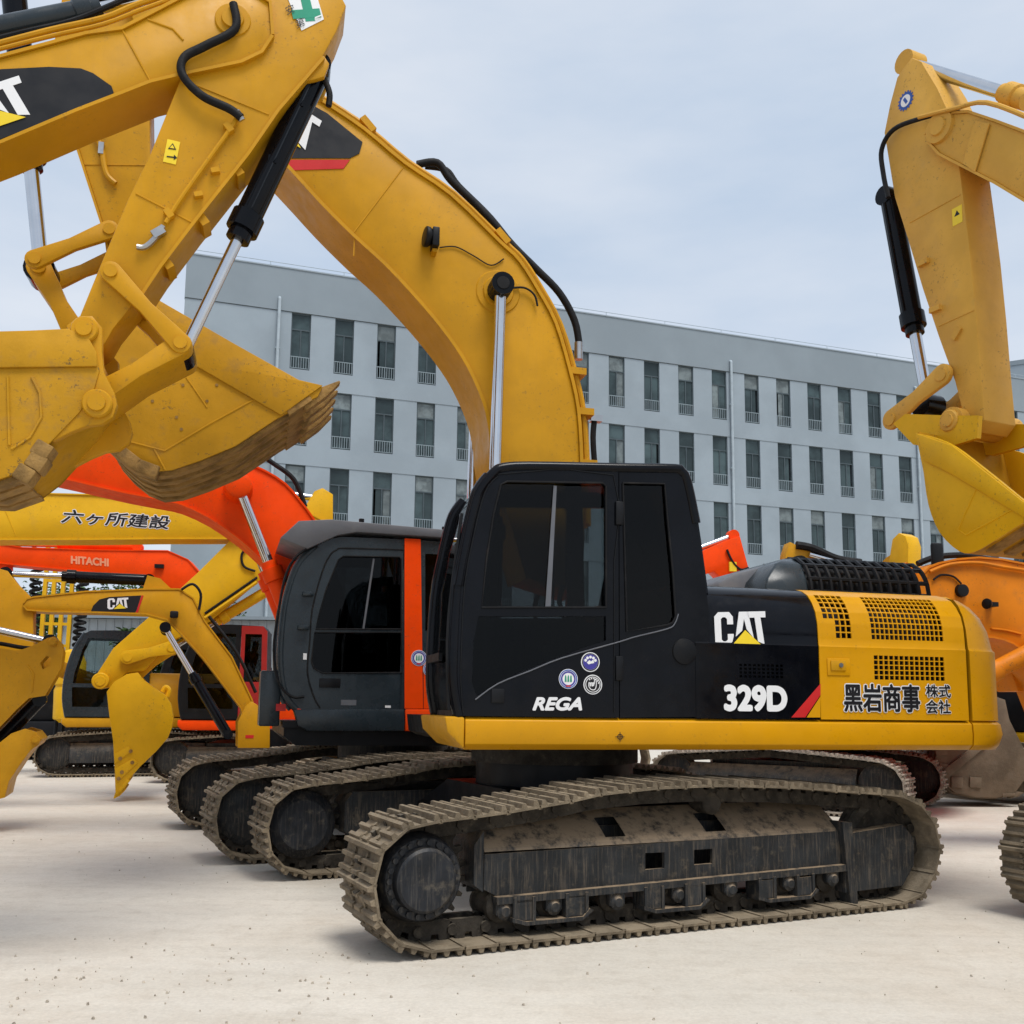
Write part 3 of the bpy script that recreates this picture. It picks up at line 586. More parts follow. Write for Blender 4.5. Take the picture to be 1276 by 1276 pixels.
# cab
CF = [(1.12,1.473),(1.157,1.652),(1.167,1.867),(1.149,2.407),(1.096,2.736),(1.03,3.042),(0.983,3.146),(0.93,3.216)]
CR = [(0.883,3.267),(0.828,3.295),(0.633,3.321),(-0.067,3.358),(-0.532,3.384)]
CB = [(-0.585,3.363),(-0.631,3.296),(-0.7,2.967),(-0.748,2.657),(-0.79,2.307),(-0.799,2.044),(-0.79,1.483)]
HF = [[(0.037,2.278),(0.036,3.196),(0.062,3.219),(0.803,3.182),(0.851,3.155),(0.902,2.936),(0.951,2.596),(0.981,2.245)], [(0.037,2.212),(0.037,2.034),(0.224,1.97),(0.402,1.901),(0.708,1.779),(1.006,1.615),(1.043,1.711),(1.036,1.996),(1.004,2.181)]]
HR = [[(-0.099,3.23),(-0.438,3.246),(-0.461,2.953),(-0.497,2.584),(-0.519,2.231),(-0.493,2.181),(-0.441,2.161),(-0.126,2.104)]]
XS = [(-0.068,2.626)][0][0]
CAB = cab(E1, CF, CR, CB, HF, HR, XS, .42, 1.45, 'black_paint', 'tinted_glass', None, .05, 1.47, panes=[[(0.428,2.264),(0.434,3.194),(0.803,3.182),(0.851,3.155),(0.902,2.936),(0.951,2.596),(0.981,2.245)], HF[1]])
mb = MB()
for h in HF[:1] + HR: mb.tube([(x, 1.452, z) for x, z in h + h[:1]], .008, 6, 0)
mb.build('window_seal', 'rubber', CAB)
a = [(1.017,1.587),(0.855,1.702),(0.618,1.798),(0.377,1.896),(-0.063,2.025),(-0.183,2.064),(-0.44,2.131),(-0.505,2.169),(-0.539,2.249)]; MB().tube([(x, 1.455, z) for x, z in a], .005, 6, 3).build('crease_highlight', 'visor_grey', CAB)  # grey bead stands in for the bright reflection along the panel crease
a = [(0.433,3.176),(0.455,2.661),(0.483,2.263)]; MB().prism([(a[0][0] + .012, a[0][1]), (a[0][0] - .012, a[0][1]), (a[2][0] - .02, a[2][1]), (a[2][0] + .02, a[2][1])], 1.436, 1.446).build('sliding_window_rail', 'visor_grey', CAB)
MB().tube([(x, 1.425, z - .01) for x, z in CF[3:] + CR + CB[:3]], .042, 12, 3).build('roof_rail', 'black_paint', CAB)
MB().plate([(0.037,2.278),(0.036,3.196),(0.062,3.219),(0.421,3.201),(0.44,2.264)], [], 1.405, 1.411).build('window_pane', 'smoked_glass', CAB)
MB().tube([(x, 1.452, z) for x, z in [(1.103,1.496),(1.124,1.709),(1.123,1.993),(1.108,2.409),(1.054,2.738),(0.993,3.014),(0.947,3.136),(0.876,3.213),(0.803,3.242),(-0.022,3.286),(-0.027,2.624),(-0.024,1.506)]], .006, 6, 2).build('door_seam', 'satin_black', CAB)
for q in [(-0.066,2.993),(-0.062,1.829)]: MB().bb(q[0] - .03, q[0] + .03, 1.45, 1.475, q[1] - .09, q[1] + .09).build('hinge', 'satin_black', CAB, bev=.008)
q = [(-0.588,1.966)][0]; MB().lathe((q[0], 1.445, q[1]), (0, 1, 0), [(0, .1), (.012, .095), (.02, .06), (.021, .001)], 26).build('door_latch', 'satin_black', CAB)
q = [(0.902,1.667),(0.806,1.566)]; MB().bb(q[1][0], q[0][0], 1.45, 1.462, q[1][1], q[0][1]).build('step_light', 'satin_black', CAB, bev=.01)
a = [(-0.624,3.387),(-0.701,3.058),(-0.787,2.427)]; MB().tube([(p[0] - .02, 1.3, p[1]) for p in a], .05, 8, 3).build('rear_post', 'black_paint', CAB)
a = [(1.069,2.932),(1.126,2.458),(1.158,1.994),(1.137,1.512)]; MB().tube([(p[0] + .06, 1.41, p[1]) for p in a], .012, 6, 3).build('handrail', 'satin_black', CAB)
MB().box((1.22, .9, 1.9), (.03, .5, .06)).build('wiper', 'satin_black', CAB)
def sticker(parent, x, z, y, r, kind, sgn=1):
    def dsk(rad, mt, lift, hole=None): MB().plate(circ(x, z, rad, 28), [circ(x, z, hole, 28)] if hole else [], y + sgn * lift, y + sgn * (lift + .0012)).build('emblem', mt, parent)
    if kind == 'trees':
        dsk(r, 'white_decal', .001); dsk(r * .94, 'blue_decal', .0025, r * .84); dsk(r * .78, 'violet_decal', .0025, r * .62)
        for i in (-1, 0, 1): MB().prism([(x + i * r * .28 - r * .1, z - r * .3), (x + i * r * .28 + r * .1, z - r * .3), (x + i * r * .28 + r * .07, z + r * .25), (x + i * r * .28, z + r * .4), (x + i * r * .28 - r * .07, z + r * .25)], y + sgn * .0025, y + sgn * .004).build('emblem', 'green_decal', parent)
        MB().box((x, y + sgn * .005, z - r * .72), (r * .5, .001, r * .14)).build('emblem', 'red_decal', parent)
    elif kind == 'cloud':
        dsk(r, 'white_decal', .001); dsk(r * .9, 'black_decal', .0025, r * .8); dsk(r * .78, 'violet_decal', .0025)
        for i in range(5): an = R(20 + 35 * i); MB().cyl((x + r * .55 * math.cos(an), y + sgn * .004, z + r * .5 * math.sin(an)), (x + r * .55 * math.cos(an), y + sgn * .0055, z + r * .5 * math.sin(an)), r * .15, n=10).build('emblem', 'white_decal', parent)
        MB().prism([(x + r * u, z + r * v) for u, v in ((-.4, -.1), (-.3, .25), (-.05, .05), (.1, .2), (.4, -.05), (.2, -.25), (-.1, -.15))], y + sgn * .004, y + sgn * .0055).build('emblem', 'white_decal', parent)
    elif kind == 'hand':
        dsk(r, 'white_decal', .001); dsk(r * .9, 'black_decal', .0025); dsk(r * .8, 'white_decal', .004, r * .73)
        k = -1 if sgn > 0 else 1
        for i in range(3): MB().tube([(x + k * r * u, y + sgn * .0055, z + r * v) for u, v in ((-.45 + i * .2, -.2), (-.45 + i * .2, .15), (-.35 + i * .2, .18), (-.32 + i * .2, -.15))], r * .045, 5, 2).build('emblem', 'white_decal', parent)
        MB().tube([(x + k * r * u, y + sgn * .0055, z + r * v) for u, v in ((-.45, -.2), (-.2, -.5), (.2, -.5), (.35, -.1), (.32, .45), (.18, .48), (.12, .05), (-.05, -.12))], r * .05, 5, 3).build('emblem', 'white_decal', parent)
        for i in range(6): an = R(15 + 22 * i); MB().box((x + k * r * .62 * math.cos(an), y + sgn * .005, z + r * .62 * math.sin(an)), (r * .12, .001, r * .14)).build('emblem', 'white_decal', parent)
    elif kind == 'gear':
        poly = []
        for i in range(16):
            for a_, rr in ((-.3, .85), (-.15, 1), (.15, 1), (.3, .85)): an = 2 * math.pi * (i + a_) / 16; poly.append((x + rr * r * math.cos(an), z + rr * r * math.sin(an)))
        MB().prism(poly, y, y + sgn * .003).build('emblem', 'blue_decal', parent); dsk(r * .6, 'white_decal', .004)
        MB().box((x, y + sgn * .0062, z), (r * .3, .001, r * .7), 0, .5).build('emblem', 'blue_decal', parent)
for s_, k in zip([(0.159,1.872),(0.328,1.746),(0.14,1.708)], ('cloud', 'trees', 'hand')): sticker(CAB, s_[0], s_[1], 1.451, .072, k)
q = [(0.593,1.606),(0.229,1.524),(0.592,1.52)]; text(CAB, 'REGA', 1.45, 1, (q[2], q[1], q[0]), 'white_decal', bold=.006, shear=.09)
# house side panels: sheet bent over the shoulder, real perforations
PROF = [(1.45, 1.47), (1.45, 2.0), (1.452, 2.035), (1.444, 2.05), (1.442, 2.12), (1.434, 2.22), (1.41, 2.31), (1.36, 2.39), (1.30, 2.45), (1.22, 2.49), (1.12, 2.515), (.9, 2.53)]
PL = [0]
for a, b in zip(PROF, PROF[1:]): PL.append(PL[-1] + math.hypot(b[0] - a[0], b[1] - a[1]))
def prof(s_, off=0):
    i = 0
    while i < len(PL) - 2 and PL[i + 1] < s_: i += 1
    t = (s_ - PL[i]) / (PL[i + 1] - PL[i]); a, b = PROF[i], PROF[i + 1]; d = V((b[0] - a[0], b[1] - a[1])).normalized()
    return a[0] + (b[0] - a[0]) * t + d.y * off, a[1] + (b[1] - a[1]) * t - d.x * off
def s_of_z(z):
    for i in range(len(PROF) - 1):
        if PROF[i][1] <= z <= PROF[i + 1][1]: return PL[i] + (z - PROF[i][1]) / max(1e-6, PROF[i + 1][1] - PROF[i][1]) * (PL[i + 1] - PL[i])
    return PL[-1]
def sheet(name, xs, ss, hole, material, parent, off=0., t=.012):
    xs = sorted(set(round(x, 4) for x in xs)); ss = sorted(set(round(x, 4) for x in ss)); mb = MB(); nx, ns = len(xs), len(ss)
    for o in (off, off - t):
        for s_ in ss:
            y, z = prof(s_, o)
            mb.v += [V((x, y, z)) for x in xs]
    K = nx * ns; solid = [[not hole((xs[i] + xs[i + 1]) / 2, (ss[j] + ss[j + 1]) / 2) for j in range(ns - 1)] for i in range(nx - 1)]
    ok = lambda i, j: 0 <= i < nx - 1 and 0 <= j < ns - 1 and solid[i][j]
    for i in range(nx - 1):
        for j in range(ns - 1):
            if not solid[i][j]: continue
            a, b, c, d = j * nx + i, j * nx + i + 1, (j + 1) * nx + i + 1, (j + 1) * nx + i
            mb.f += [(a, b, c, d), (a + K, d + K, c + K, b + K)]
            for (u, v), (di, dj) in (((a, b), (0, -1)), ((b, c), (1, 0)), ((c, d), (0, 1)), ((d, a), (-1, 0))):
                if not ok(i + di, j + dj): mb.f.append((u, u + K, v + K, v))
    return mb.build(name, material, parent, ang=30)
def grille(x0, x1, s0, s1, nx, ns, bar=.2):
    px_ = (x1 - x0) / nx; ps = (s1 - s0) / ns; X = []; S = []
    for i in range(nx): X += [x0 + (i + bar / 2) * px_, x0 + (i + 1 - bar / 2) * px_]
    for j in range(ns): S += [s0 + (j + bar / 2) * ps, s0 + (j + 1 - bar / 2) * ps]
    def h(x, s_):
        if not (x0 < x < x1 and s0 < s_ < s1): return False
        u = ((x - x0) / px_) % 1; v = ((s_ - s0) / ps) % 1
        return bar / 2 < u < 1 - bar / 2 and bar / 2 < v < 1 - bar / 2
    return X, S, h
XA, XB, XC = [(-0.797,1.923)][0][0] , [(-1.714,1.757)][0][0], [(-3.057,1.779)][0][0]
G1 = [(-1.774,2.389),(-2.02,2.11)]; G2 = [(-2.191,2.404),(-2.857,2.113)]; G3 = [(-2.197,1.98),(-2.847,1.782)]
smax = PL[-1]
X1, S1, h1 = grille(G1[1][0], G1[0][0], s_of_z(2.1), s_of_z(2.46), 5, 8); X2, S2, h2 = grille(G2[1][0], G2[0][0], s_of_z(2.1), s_of_z(2.46), 16, 9); X3, S3, h3 = grille(G3[1][0], G3[0][0], s_of_z(G3[1][1]), s_of_z(G3[0][1]), 14, 5)
YP = sheet('service_door', [XB - .006, XC + .006] + X1 + X2 + X3, PL + S1 + S2 + S3, lambda x, s_: (h1(x, s_) and not (x > G1[0][0] - (G1[0][0] - G1[1][0]) * .4 and s_ < s_of_z(2.1) + (s_of_z(2.46) - s_of_z(2.1)) * .375)) or h2(x, s_) or h3(x, s_), 'fresh_yellow', E1)
q = [(-1.028,1.891),(-1.411,1.776)]; X4, S4, h4 = grille(q[1][0], q[0][0], s_of_z(q[1][1]), s_of_z(q[0][1]), 10, 4, .4)
BP = sheet('side_door', [XA + .12, XB + .006] + X4, PL + S4, lambda x, s_: h4(x, s_), 'black_paint', E1)
MB().prism_x([(y - .1, z - .05) for y, z in PROF] + [(.2, 2.5), (.2, 1.4)], -3.05, XA + .3).build('inner_housing', 'satin_black', E1)
sheet('roof_cover', [-3.06, XA + .12], [0, .1, .2], lambda x, s_: False, 'satin_black', E1, off=-.03).hide_render = False
MB().prism_x([(.9, 2.5), (.9, 2.53), (-1.4, 2.53), (-1.45, 1.47), (-1.4, 1.47), (-1.36, 2.48)], -3.06, XA + .12).build('top_deck', 'fresh_yellow', E1)
# panel behind the cab, rounded edge
MB().bb(XA + .06, XA + .118, .6, 1.42, 1.475, 2.45).build('door_pillar', 'black_paint', E1, bev=.02)
h = [(-1.784,1.944),(-1.983,1.811)]; mb = MB().bb(h[1][0], h[0][0], 1.45, 1.458, h[1][1], h[0][1]).build('latch_plate', 'fresh_yellow', YP, bev=.004)
h = [(-1.811,1.926),(-1.942,1.848)]; mb = MB().bb(h[1][0], h[0][0], 1.459, 1.468, h[1][1], h[0][1]).build('latch', 'cat_yellow', YP, bev=.004)
h = [(-1.895,1.891)][0]; MB().cyl((h[0], 1.468, h[1]), (h[0], 1.476, h[1]), .018, n=14).build('lock', 'steel', YP)
# counterweight
def wedge_plan(y1_): return [(-3.085, y1_), (-3.28, y1_ - .015), (-3.40, y1_ - .09), (-3.47, y1_ - .26), (-3.51, y1_ - .7), (-3.52, 0), (-3.51, -y1_ + .7), (-3.47, -y1_ + .26), (-3.40, -y1_ + .09), (-3.28, -y1_ + .015), (-3.085, -y1_)]
def loft(levels):
    mb = MB(); n = len(levels[0][1])
    for z, pl in levels: mb.v += [V((x, y, z)) for x, y in pl]
    for k in range(len(levels) - 1): mb.f += [(k * n + i, k * n + (i + 1) % n, (k + 1) * n + (i + 1) % n, (k + 1) * n + i) for i in range(n)]
    mb.f += [tuple(range(n)), tuple((len(levels) - 1) * n + i for i in range(n))]; return mb
cwl = []
for z, ins, bk in ((1.47, .0, 0), (2.03, 0, 0), (2.045, -.012, .01), (2.06, -.016, .015), (2.2, -.03, .04), (2.32, -.06, .085), (2.41, -.11, .14), (2.47, -.17, .20), (2.50, -.26, .25)):
    cwl.append((z, [(x if i in (0, 10) else x + bk * min(1, (-3.085 - x) / .2), y) for i, (x, y) in enumerate(wedge_plan(1.452 + ins))]))
CW = loft(cwl).build('counterweight', 'fresh_yellow', E1, ang=32)
loft([(1.235, wedge_plan(1.40)), (1.275, wedge_plan(1.45)), (1.36, [(x - .03 if i not in (0, 10) else x, y) for i, (x, y) in enumerate(wedge_plan(1.46))]), (1.44, [(x - .02 if i not in (0, 10) else x, y) for i, (x, y) in enumerate(wedge_plan(1.452))]), (1.466, wedge_plan(1.43))]).build('counterweight_skirt', 'fresh_yellow', CW, ang=32)
# decals
fr3 = [(-0.844,2.009),(-1.274,2.032),(-0.835,2.272)]; cat_logo(BP, 1.441, 1, (fr3[0], fr3[1], fr3[2]), lift=.006)
q = [(-0.912,1.713),(-1.418,1.537)]; text(BP, '329D', 1.45, 1, box3(q[0], q[1]), 'white_decal', bold=.013)
q = [(-1.721,1.744),(-1.718,1.658),(-1.581,1.484),(-1.464,1.483)]; decal(BP, q, 1.4515, 'red_decal'); q = [(-1.717,1.645),(-1.712,1.485),(-1.595,1.484)]; decal(BP, q, 1.4515, 'fresh_yellow')
q = [(-1.924,1.748),(-2.598,1.536)]; text(YP, '黑岩商事', 1.45, 1, box3(q[0], q[1]), 'black_decal', bold=.0055, outline='white_decal', ow=.008)
q = [(-2.66,1.753),(-2.885,1.654)]; text(YP, '株式', 1.45, 1, box3(q[0], q[1]), 'black_decal', bold=.0025, outline='white_decal', ow=.006)
q = [(-2.654,1.632),(-2.878,1.526)]; text(YP, '会社', 1.45, 1, box3(q[0], q[1]), 'black_decal', bold=.0025, outline='white_decal', ow=.006)
# engine hood with grid guard, mirror
HP = [(.75, 2.52), (.72, 2.66), (.66, 2.76), (.55, 2.83), (.4, 2.86), (-.4, 2.86), (-.6, 2.8), (-.75, 2.52)]
hx = [p[0] for p in [(-1.632,2.592),(-2.036,2.785),(-3.199,2.619)]]
loft([(2.53, [(hx[0], .78), (hx[1], .80), (hx[1], -.8), (hx[0], -.78)]), (2.66, [(hx[0] - .04, .74), (hx[1], .77), (hx[1], -.77), (hx[0] - .04, -.74)]), (2.8, [(hx[0] - .17, .66), (hx[1], .69), (hx[1], -.69), (hx[0] - .17, -.66)]), (2.87, [(hx[0] - .33, .5), (hx[1], .55), (hx[1], -.55), (hx[0] - .33, -.5)])]).build('hood', 'slate_paint', E1, bev=.02, ang=60)
gm = MB(); gp = [(.80, 2.53), (.78, 2.65), (.72, 2.76), (.62, 2.835), (.45, 2.875), (-.45, 2.875)]
gi = [(.74, 2.53), (.72, 2.63), (.66, 2.73), (.58, 2.80), (.43, 2.83)]
for i in range(13):
    x = hx[1] - .02 + (hx[2] - hx[1]) * i / 12; gm.tube([(x, y, z) for y, z in gp], .02, 6, 2)
for y, z in ((.80, 2.55), (.775, 2.665), (.69, 2.79), (.45, 2.878), (.0, 2.878)): gm.tube([(hx[1], y, z), (hx[2] - .02, y, z - .0)], .02, 6, 0)
gm.build('hood_guard', 'satin_black', E1); MB().prism_x([(y * .93, z - .03) for y, z in gp] + [(-.7, 2.53)], hx[2] + .03, hx[1] - .01).build('radiator_cover', 'satin_black', E1)
q = [(-1.398,2.654),(-1.558,2.749),(-2.002,2.865),(-2.33,2.872)]; mb = MB().prism([q[0], q[1], q[2], q[3], (q[3][0], 2.5), (q[0][0], 2.5)], -.5, .35); mb.build('hood_front', 'visor_grey', E1, bev=.05)
q = [(-4.763,3.427),(-4.914,3.104),(-4.806,2.845)]; mb = MB().bb(q[1][0], q[0][0], -1.22, -1.16, q[1][1], q[0][1]); mb.build('mirror', 'satin_black', E1, bev=.03); MB().cyl((q[2][0], -1.19, 2.5), (q[2][0], -1.19, q[1][1]), .022, n=10).build('mirror_stalk', 'satin_black', E1)
# boom
BU = [(3.88,7.578),(3.491,7.387),(3.093,7.149),(2.69,6.914),(2.156,6.63),(1.843,6.456),(1.482,6.197),(1.075,5.966),(0.63,5.587),(0.453,5.438),(0.282,5.191),(0.118,4.905),(-0.01,4.498),(-0.092,4.134),(-0.123,3.667),(-0.132,3.134),(-0.119,2.504)]
BL = [(3.682,6.865),(3.194,6.593),(2.701,6.264),(2.448,6.036),(2.165,5.753),(1.881,5.497),(1.603,5.27),(1.285,4.958),(1.049,4.69),(0.876,4.442),(0.731,4.135),(0.67,3.884),(0.639,3.626),(0.47,3.1),(0.324,2.624)]
BW = .31
BM = boom(E1, sm2(BU, 3), sm2(BL, 3), BW, 'cat_yellow', lip=.02, lt=.03)
weld(BM, [(1.489,6.173),(1.902,5.508)], BW, 1, 'cat_yellow'); weld(BM, [(1.888,5.482),(1.889,5.309)], BW, 1, 'cat_yellow')
dc = [(2.985,6.934),(2.618,6.795),(2.4,6.67),(2.154,6.564),(1.847,6.348),(1.871,6.241),(1.951,6.184),(2.491,6.102),(2.743,6.322),(3.065,6.572)]; decal(BM, dc, BW + .004, 'black_decal'); decal(BM, [(2.523,6.082),(1.95,6.17),(2.002,6.081),(2.44,6.001)], BW + .004, 'red_decal')
fr3 = [(2.919,6.495),(2.301,6.174),(2.816,6.804)]; cat_logo(BM, BW + .008, 1, (fr3[0], fr3[1], fr3[2]))
for k, (oy, oz, r_) in enumerate(((.24, .085, .026), (.15, .125, .026), (.03, .13, .026), (-.10, .13, .026))):
    pts = []
    for i in range(3, 16):
        d = (V(BU[i + 1]) - V(BU[i - 1])).normalized(); nn_ = V((-d.y, d.x)); nn_ = nn_ if nn_.dot(V((-.5, .6))) > 0 else -nn_; p_ = V(BU[i]) + nn_ * oz
        pts.append((p_.x, oy, p_.y))
    MB().tube(pts, r_, 8, 3).build('pipe', 'cat_yellow', BM)
for i in (5, 8): 
    x, z = BU[i]; MB().box((x - .04, .06, z + .08), (.06, .5, .15), 0, .75).build('pipe_clamp', 'cat_yellow', BM)
for x, z in ((BU[12][0] - .1, BU[12][1]), (BU[13][0] - .09, BU[13][1]), (BU[14][0] - .09, BU[14][1])): MB().box((x, .05, z), (.16, .5, .06)).build('pipe_clamp', 'cat_yellow', BM)
a = [(1.338,6.339),(1.157,6.381),(1.03,6.231),(0.745,5.987),(0.442,5.681),(0.228,5.492),(0.006,5.288),(-0.14,5.037),(-0.187,4.797)]; MB().tube([(x, .1, z) for x, z in a], .034, 10, 5).build('hose', 'rubber', BM)
a = [(1.244,6.42),(1.05,6.41),(0.928,6.271),(0.621,6.001),(0.343,5.677)]; MB().tube([(x, -.05, z) for x, z in a], .028, 10, 5).build('hose', 'rubber', BM)
a = [(-0.14,5.052),(-0.179,4.774),(-0.188,4.434)]; MB().cyl((a[1][0], .1, a[1][1] + .06), (a[1][0], .1, a[1][1] - .1), .04, n=12).build('hose_fitting', 'steel', BM)
a = [(-0.402,4.209),(-0.386,4.016),(-0.402,3.751)]; MB().tube([(x, -.1, z) for x, z in a], .028, 8).build('hose', 'rubber', BM); q = [(-0.41,4.194)][0]
mb = MB(); mb.box((q[0], -.1, q[1]), (.11, .08, .06)); mb.cyl((q[0] - .03, -.1, q[1] + .02), (q[0] + .12, -.1, q[1]), .02); mb.build('valve', 'steel', BM)
q = [(1.212,5.515)][0]; lb = MB().lathe((q[0] + .03, .40, q[1]), (1, .15, .05), [(0, .06), (.02, .085), (.06, .09), (.065, .075)], 20); lb.box((q[0], .40, q[1] - .01), (.06, .15, .17)); lamp = lb.build('work_lamp', 'satin_black', BM, bev=.01); MB().box((q[0], .36, q[1] - .1), (.04, .1, .05)).build('lamp_bracket', 'cat_yellow', BM)
a = [(1.157,5.475),(1.016,5.5),(0.858,5.439),(0.699,5.37),(0.584,5.444)]; MB().tube([(x, BW + .012, z) for x, z in a], .006, 6).build('cable', 'rubber', BM)
q = [(0.631,5.136)][0]; MB().lathe((q[0], BW, q[1]), (0, 1, 0), [(0, .2), (.012, .19), (.013, .14), (.03, .13)], 26).build('pin_boss', 'cat_yellow', BM)
a = [(0.643,5.114),(0.673,3.262)]; d_ = (a[1][0] - a[0][0], a[1][1] - a[0][1]); b0 = (a[0][0] + d_[0] * 1.75, a[0][1] + d_[1] * 1.75)
for s in (1, -1):
    r_ = ram(BM, (b0[0], s * .47, b0[1]), (a[0][0], s * .47, a[0][1]), .36, .085, .05)
    MB().lathe((a[0][0], s * .40, a[0][1]), (0, s, 0), [(0, .1), (.15, .1), (.158, .092), (.159, .06), (.172, .055)], 24).build('pin_cap', 'rubber', BM)
a = [(0.548,5.167),(0.403,5.191),(0.308,5.136),(0.278,5.037)]; MB().tube([(x, BW + .03, z) for x, z in a], .01, 6).build('grease_line', 'rubber', BM)
# stick, linkage, bucket of the same machine
ST = [(4.272,8.063),(3.873,8.265),(3.444,7.756),(3.54,7.142),(3.611,6.59),(3.576,6.08),(3.489,5.084),(3.467,4.472),(3.569,4.313),(3.704,4.34),(3.864,5.291),(4.136,6.042),(4.371,6.842)]
SW = .2
SK = MB().prism(ST, -SW, SW).build('stick', 'cat_yellow', E1, bev=.008)
MB().band([(4.371,6.842),(4.136,6.042),(3.864,5.291),(3.71,4.446)], .02, -SW - .012, SW + .012).build('front_plate', 'cat_yellow', SK); weld(SK, [(4.065,5.871),(3.574,5.938)], SW, 1, 'cat_yellow')
a = [(4.002,6.138),(3.945,6.007),(3.896,5.805),(3.818,5.726)]; MB().tube([(x, SW + .03, z) for x, z in a], .022, 8).build('steel_pipe', 'cat_yellow', SK); MB().box((a[1][0], SW + .03, a[1][1]), (.04, .05, .1)).build('pipe_fitting', 'steel', SK)
for q in [(4.104,5.785),(4.034,5.622),(3.959,5.392)]: MB().box((q[0] - .12, .1, q[1]), (.07, .12, .09), 0, .3).build('rubbing_block', 'cat_yellow', SK)
a = [(4.899,8.355),(4.369,4.995)]; ram(E1, (a[0][0], 0, a[0][1]), (a[1][0], 0, a[1][1]), .72, .1, .06)
PA, PB, PC, PD = [(4.369,4.995),(3.837,5.312),(4.041,4.431),(3.644,4.472)]
for s in (1, -1): link(E1, PA, PB, s * (SW + .05), .05, .075, 'cat_yellow', 'guide_link')
link(E1, PA, PC, 0, .26, .095, 'cat_yellow', 'power_link')
BKY = .56
bk = [(3.575,4.726),(3.491,4.709),(3.381,4.63),(2.826,4.349),(2.309,4.096),(2.119,4.061),(2.154,3.978),(2.446,3.782),(2.769,3.524),(3.02,3.391),(3.226,3.301),(3.364,3.278),(3.482,3.32),(3.601,3.411),(3.699,3.516),(3.754,3.674),(3.777,3.86),(3.806,4.141),(3.749,4.434)]
path = [(3.575,4.726),(3.749,4.434),(3.806,4.141),(3.777,3.86),(3.754,3.674),(3.699,3.516),(3.601,3.411),(3.482,3.32),(3.364,3.278),(3.226,3.301),(3.02,3.391),(2.769,3.524),(2.446,3.782),(2.222,3.946)]
bar = [(3.503,4.714),(3.381,4.63),(2.826,4.349),(2.309,4.096),(2.119,4.067),(2.434,3.796),(3.142,4.161),(3.5,4.448)]
BK = bucket(E1, bk, path, BKY, (path[-1][0] - path[-2][0], path[-1][1] - path[-2][1]), bar=bar, teeth=5, tl=.30)
for s in (1, -1): MB().prism([(4.074,4.342),(3.986,4.444),(3.714,4.513),(3.53,4.499),(3.46,4.337),(3.57,4.126),(3.835,4.035)], s * .26 - .025, s * .26 + .025).build('bucket_ear', 'cat_yellow', BK)
for k in [(3.18,3.977),(2.996,3.865),(3.395,3.83),(3.213,3.718),(3.173,3.626),(2.93,4.0)]: MB().cyl((k[0], BKY + .01, k[1]), (k[0], BKY + .018, k[1]), .012, n=8).build('bolt_hole', 'worn_bucket', BK)
for w_ in (('196 462', '222 540', '240 570'), ('246 470', '268 515'), ('150 540', '215 535', '275 500', '330 470')):
    pass
weld(BK, [(3.596,3.511),(3.287,3.447),(2.963,3.688),(2.516,3.998)], BKY + .012, 1, 'bucket_yellow', .008); weld(BK, [(3.362,3.454),(3.273,3.297)], BKY + .012, 1, 'bucket_yellow', .008); weld(BK, [(3.16,4.043),(2.993,3.814)], BKY + .012, 1, 'bucket_yellow', .006)
for x0_, x1_ in ((0, 1), (1, 2), (2, 3)):
    q = [(3.705,3.507),(3.598,3.41),(3.467,3.314),(3.338,3.273)]; p_, r_ = q[x0_], q[x1_]
    MB().box(((p_[0] + r_[0]) / 2, BKY - .02, (p_[1] + r_[1]) / 2), (.17, .16, .1), 0, math.atan2(-(r_[1] - p_[1]), r_[0] - p_[0])).build('heel_shroud', 'worn_bucket', BK, bev=.012)

# ------------------------------------------------------------ the yellow excavator reaching in from the left
LHOSE = [[(-1.482,5.578),(-0.959,5.79),(-0.551,5.986),(-0.028,6.175),(0.323,6.185),(0.545,5.986),(0.686,5.794),(0.738,5.621)], [(-1.478,5.527),(-1.044,5.7),(-0.685,5.862),(-0.455,5.971),(-0.244,6.078)], [(-1.436,5.35),(-1.055,5.53),(-0.793,5.651),(-0.572,5.798),(-0.346,5.96),(-0.063,6.046),(0.111,5.957)]]
E2 = root('crawler_excavator', (-1.967, 5.843, 13), 'yellow crawler excavator whose boom and bucket overhang the dirty toothed bucket', 'excavator')
LW = .17
lu = [(-2.733,4.25),(-2.179,4.824),(-1.637,5.082),(-1.146,5.295),(-0.892,5.421),(-0.689,5.524),(-0.489,5.591),(-0.353,5.7),(-0.097,5.909),(0.186,6.017),(0.361,5.929),(0.384,5.713)]; ll = [(-2.824,3.41),(-2.356,3.862),(-1.819,4.349),(-1.108,4.781),(-0.721,5.037),(-0.474,5.19),(-0.316,5.289),(-0.144,5.365),(0.031,5.436),(0.209,5.509),(0.326,5.594),(0.384,5.713)]
LB = boom(E2, lu, ll[:-1] + [lu[-1]], LW, 'cat_yellow', lip=.014, lt=.02)
weld(LB, [(-0.489,5.591),(-0.316,5.294)], -LW, -1, 'cat_yellow'); weld(LB, [(-0.352,5.69),(-0.201,5.653),(-0.137,5.589)], -LW, -1, 'cat_yellow')
decal(LB, [(-1.429,5.091),(-1.141,5.225),(-0.883,5.283),(-0.707,5.302),(-0.638,5.283),(-0.53,5.217),(-0.515,5.178),(-0.539,5.143),(-1.109,4.791),(-1.39,4.602)], -LW - .003, 'black_decal')
fr3 = [(-1.415,4.647),(-0.939,4.953),(-1.508,5.029)]; fr3 = [[(-1.399,4.709)][0], [(-0.94,4.968)][0], [(-1.501,4.94)][0]]; cat_logo(LB, -LW - .004, -1, (fr3[0], fr3[1], fr3[2]))
BST = [(-2.824,3.41),(-2.733,4.25),(-3.074,4.046),(-3.343,3.359),(-3.496,2.432),(-3.336,2.198),(-3.05,2.623)]; MB().prism(BST, -LW, LW).build('boom_foot', 'cat_yellow', LB, bev=.006)
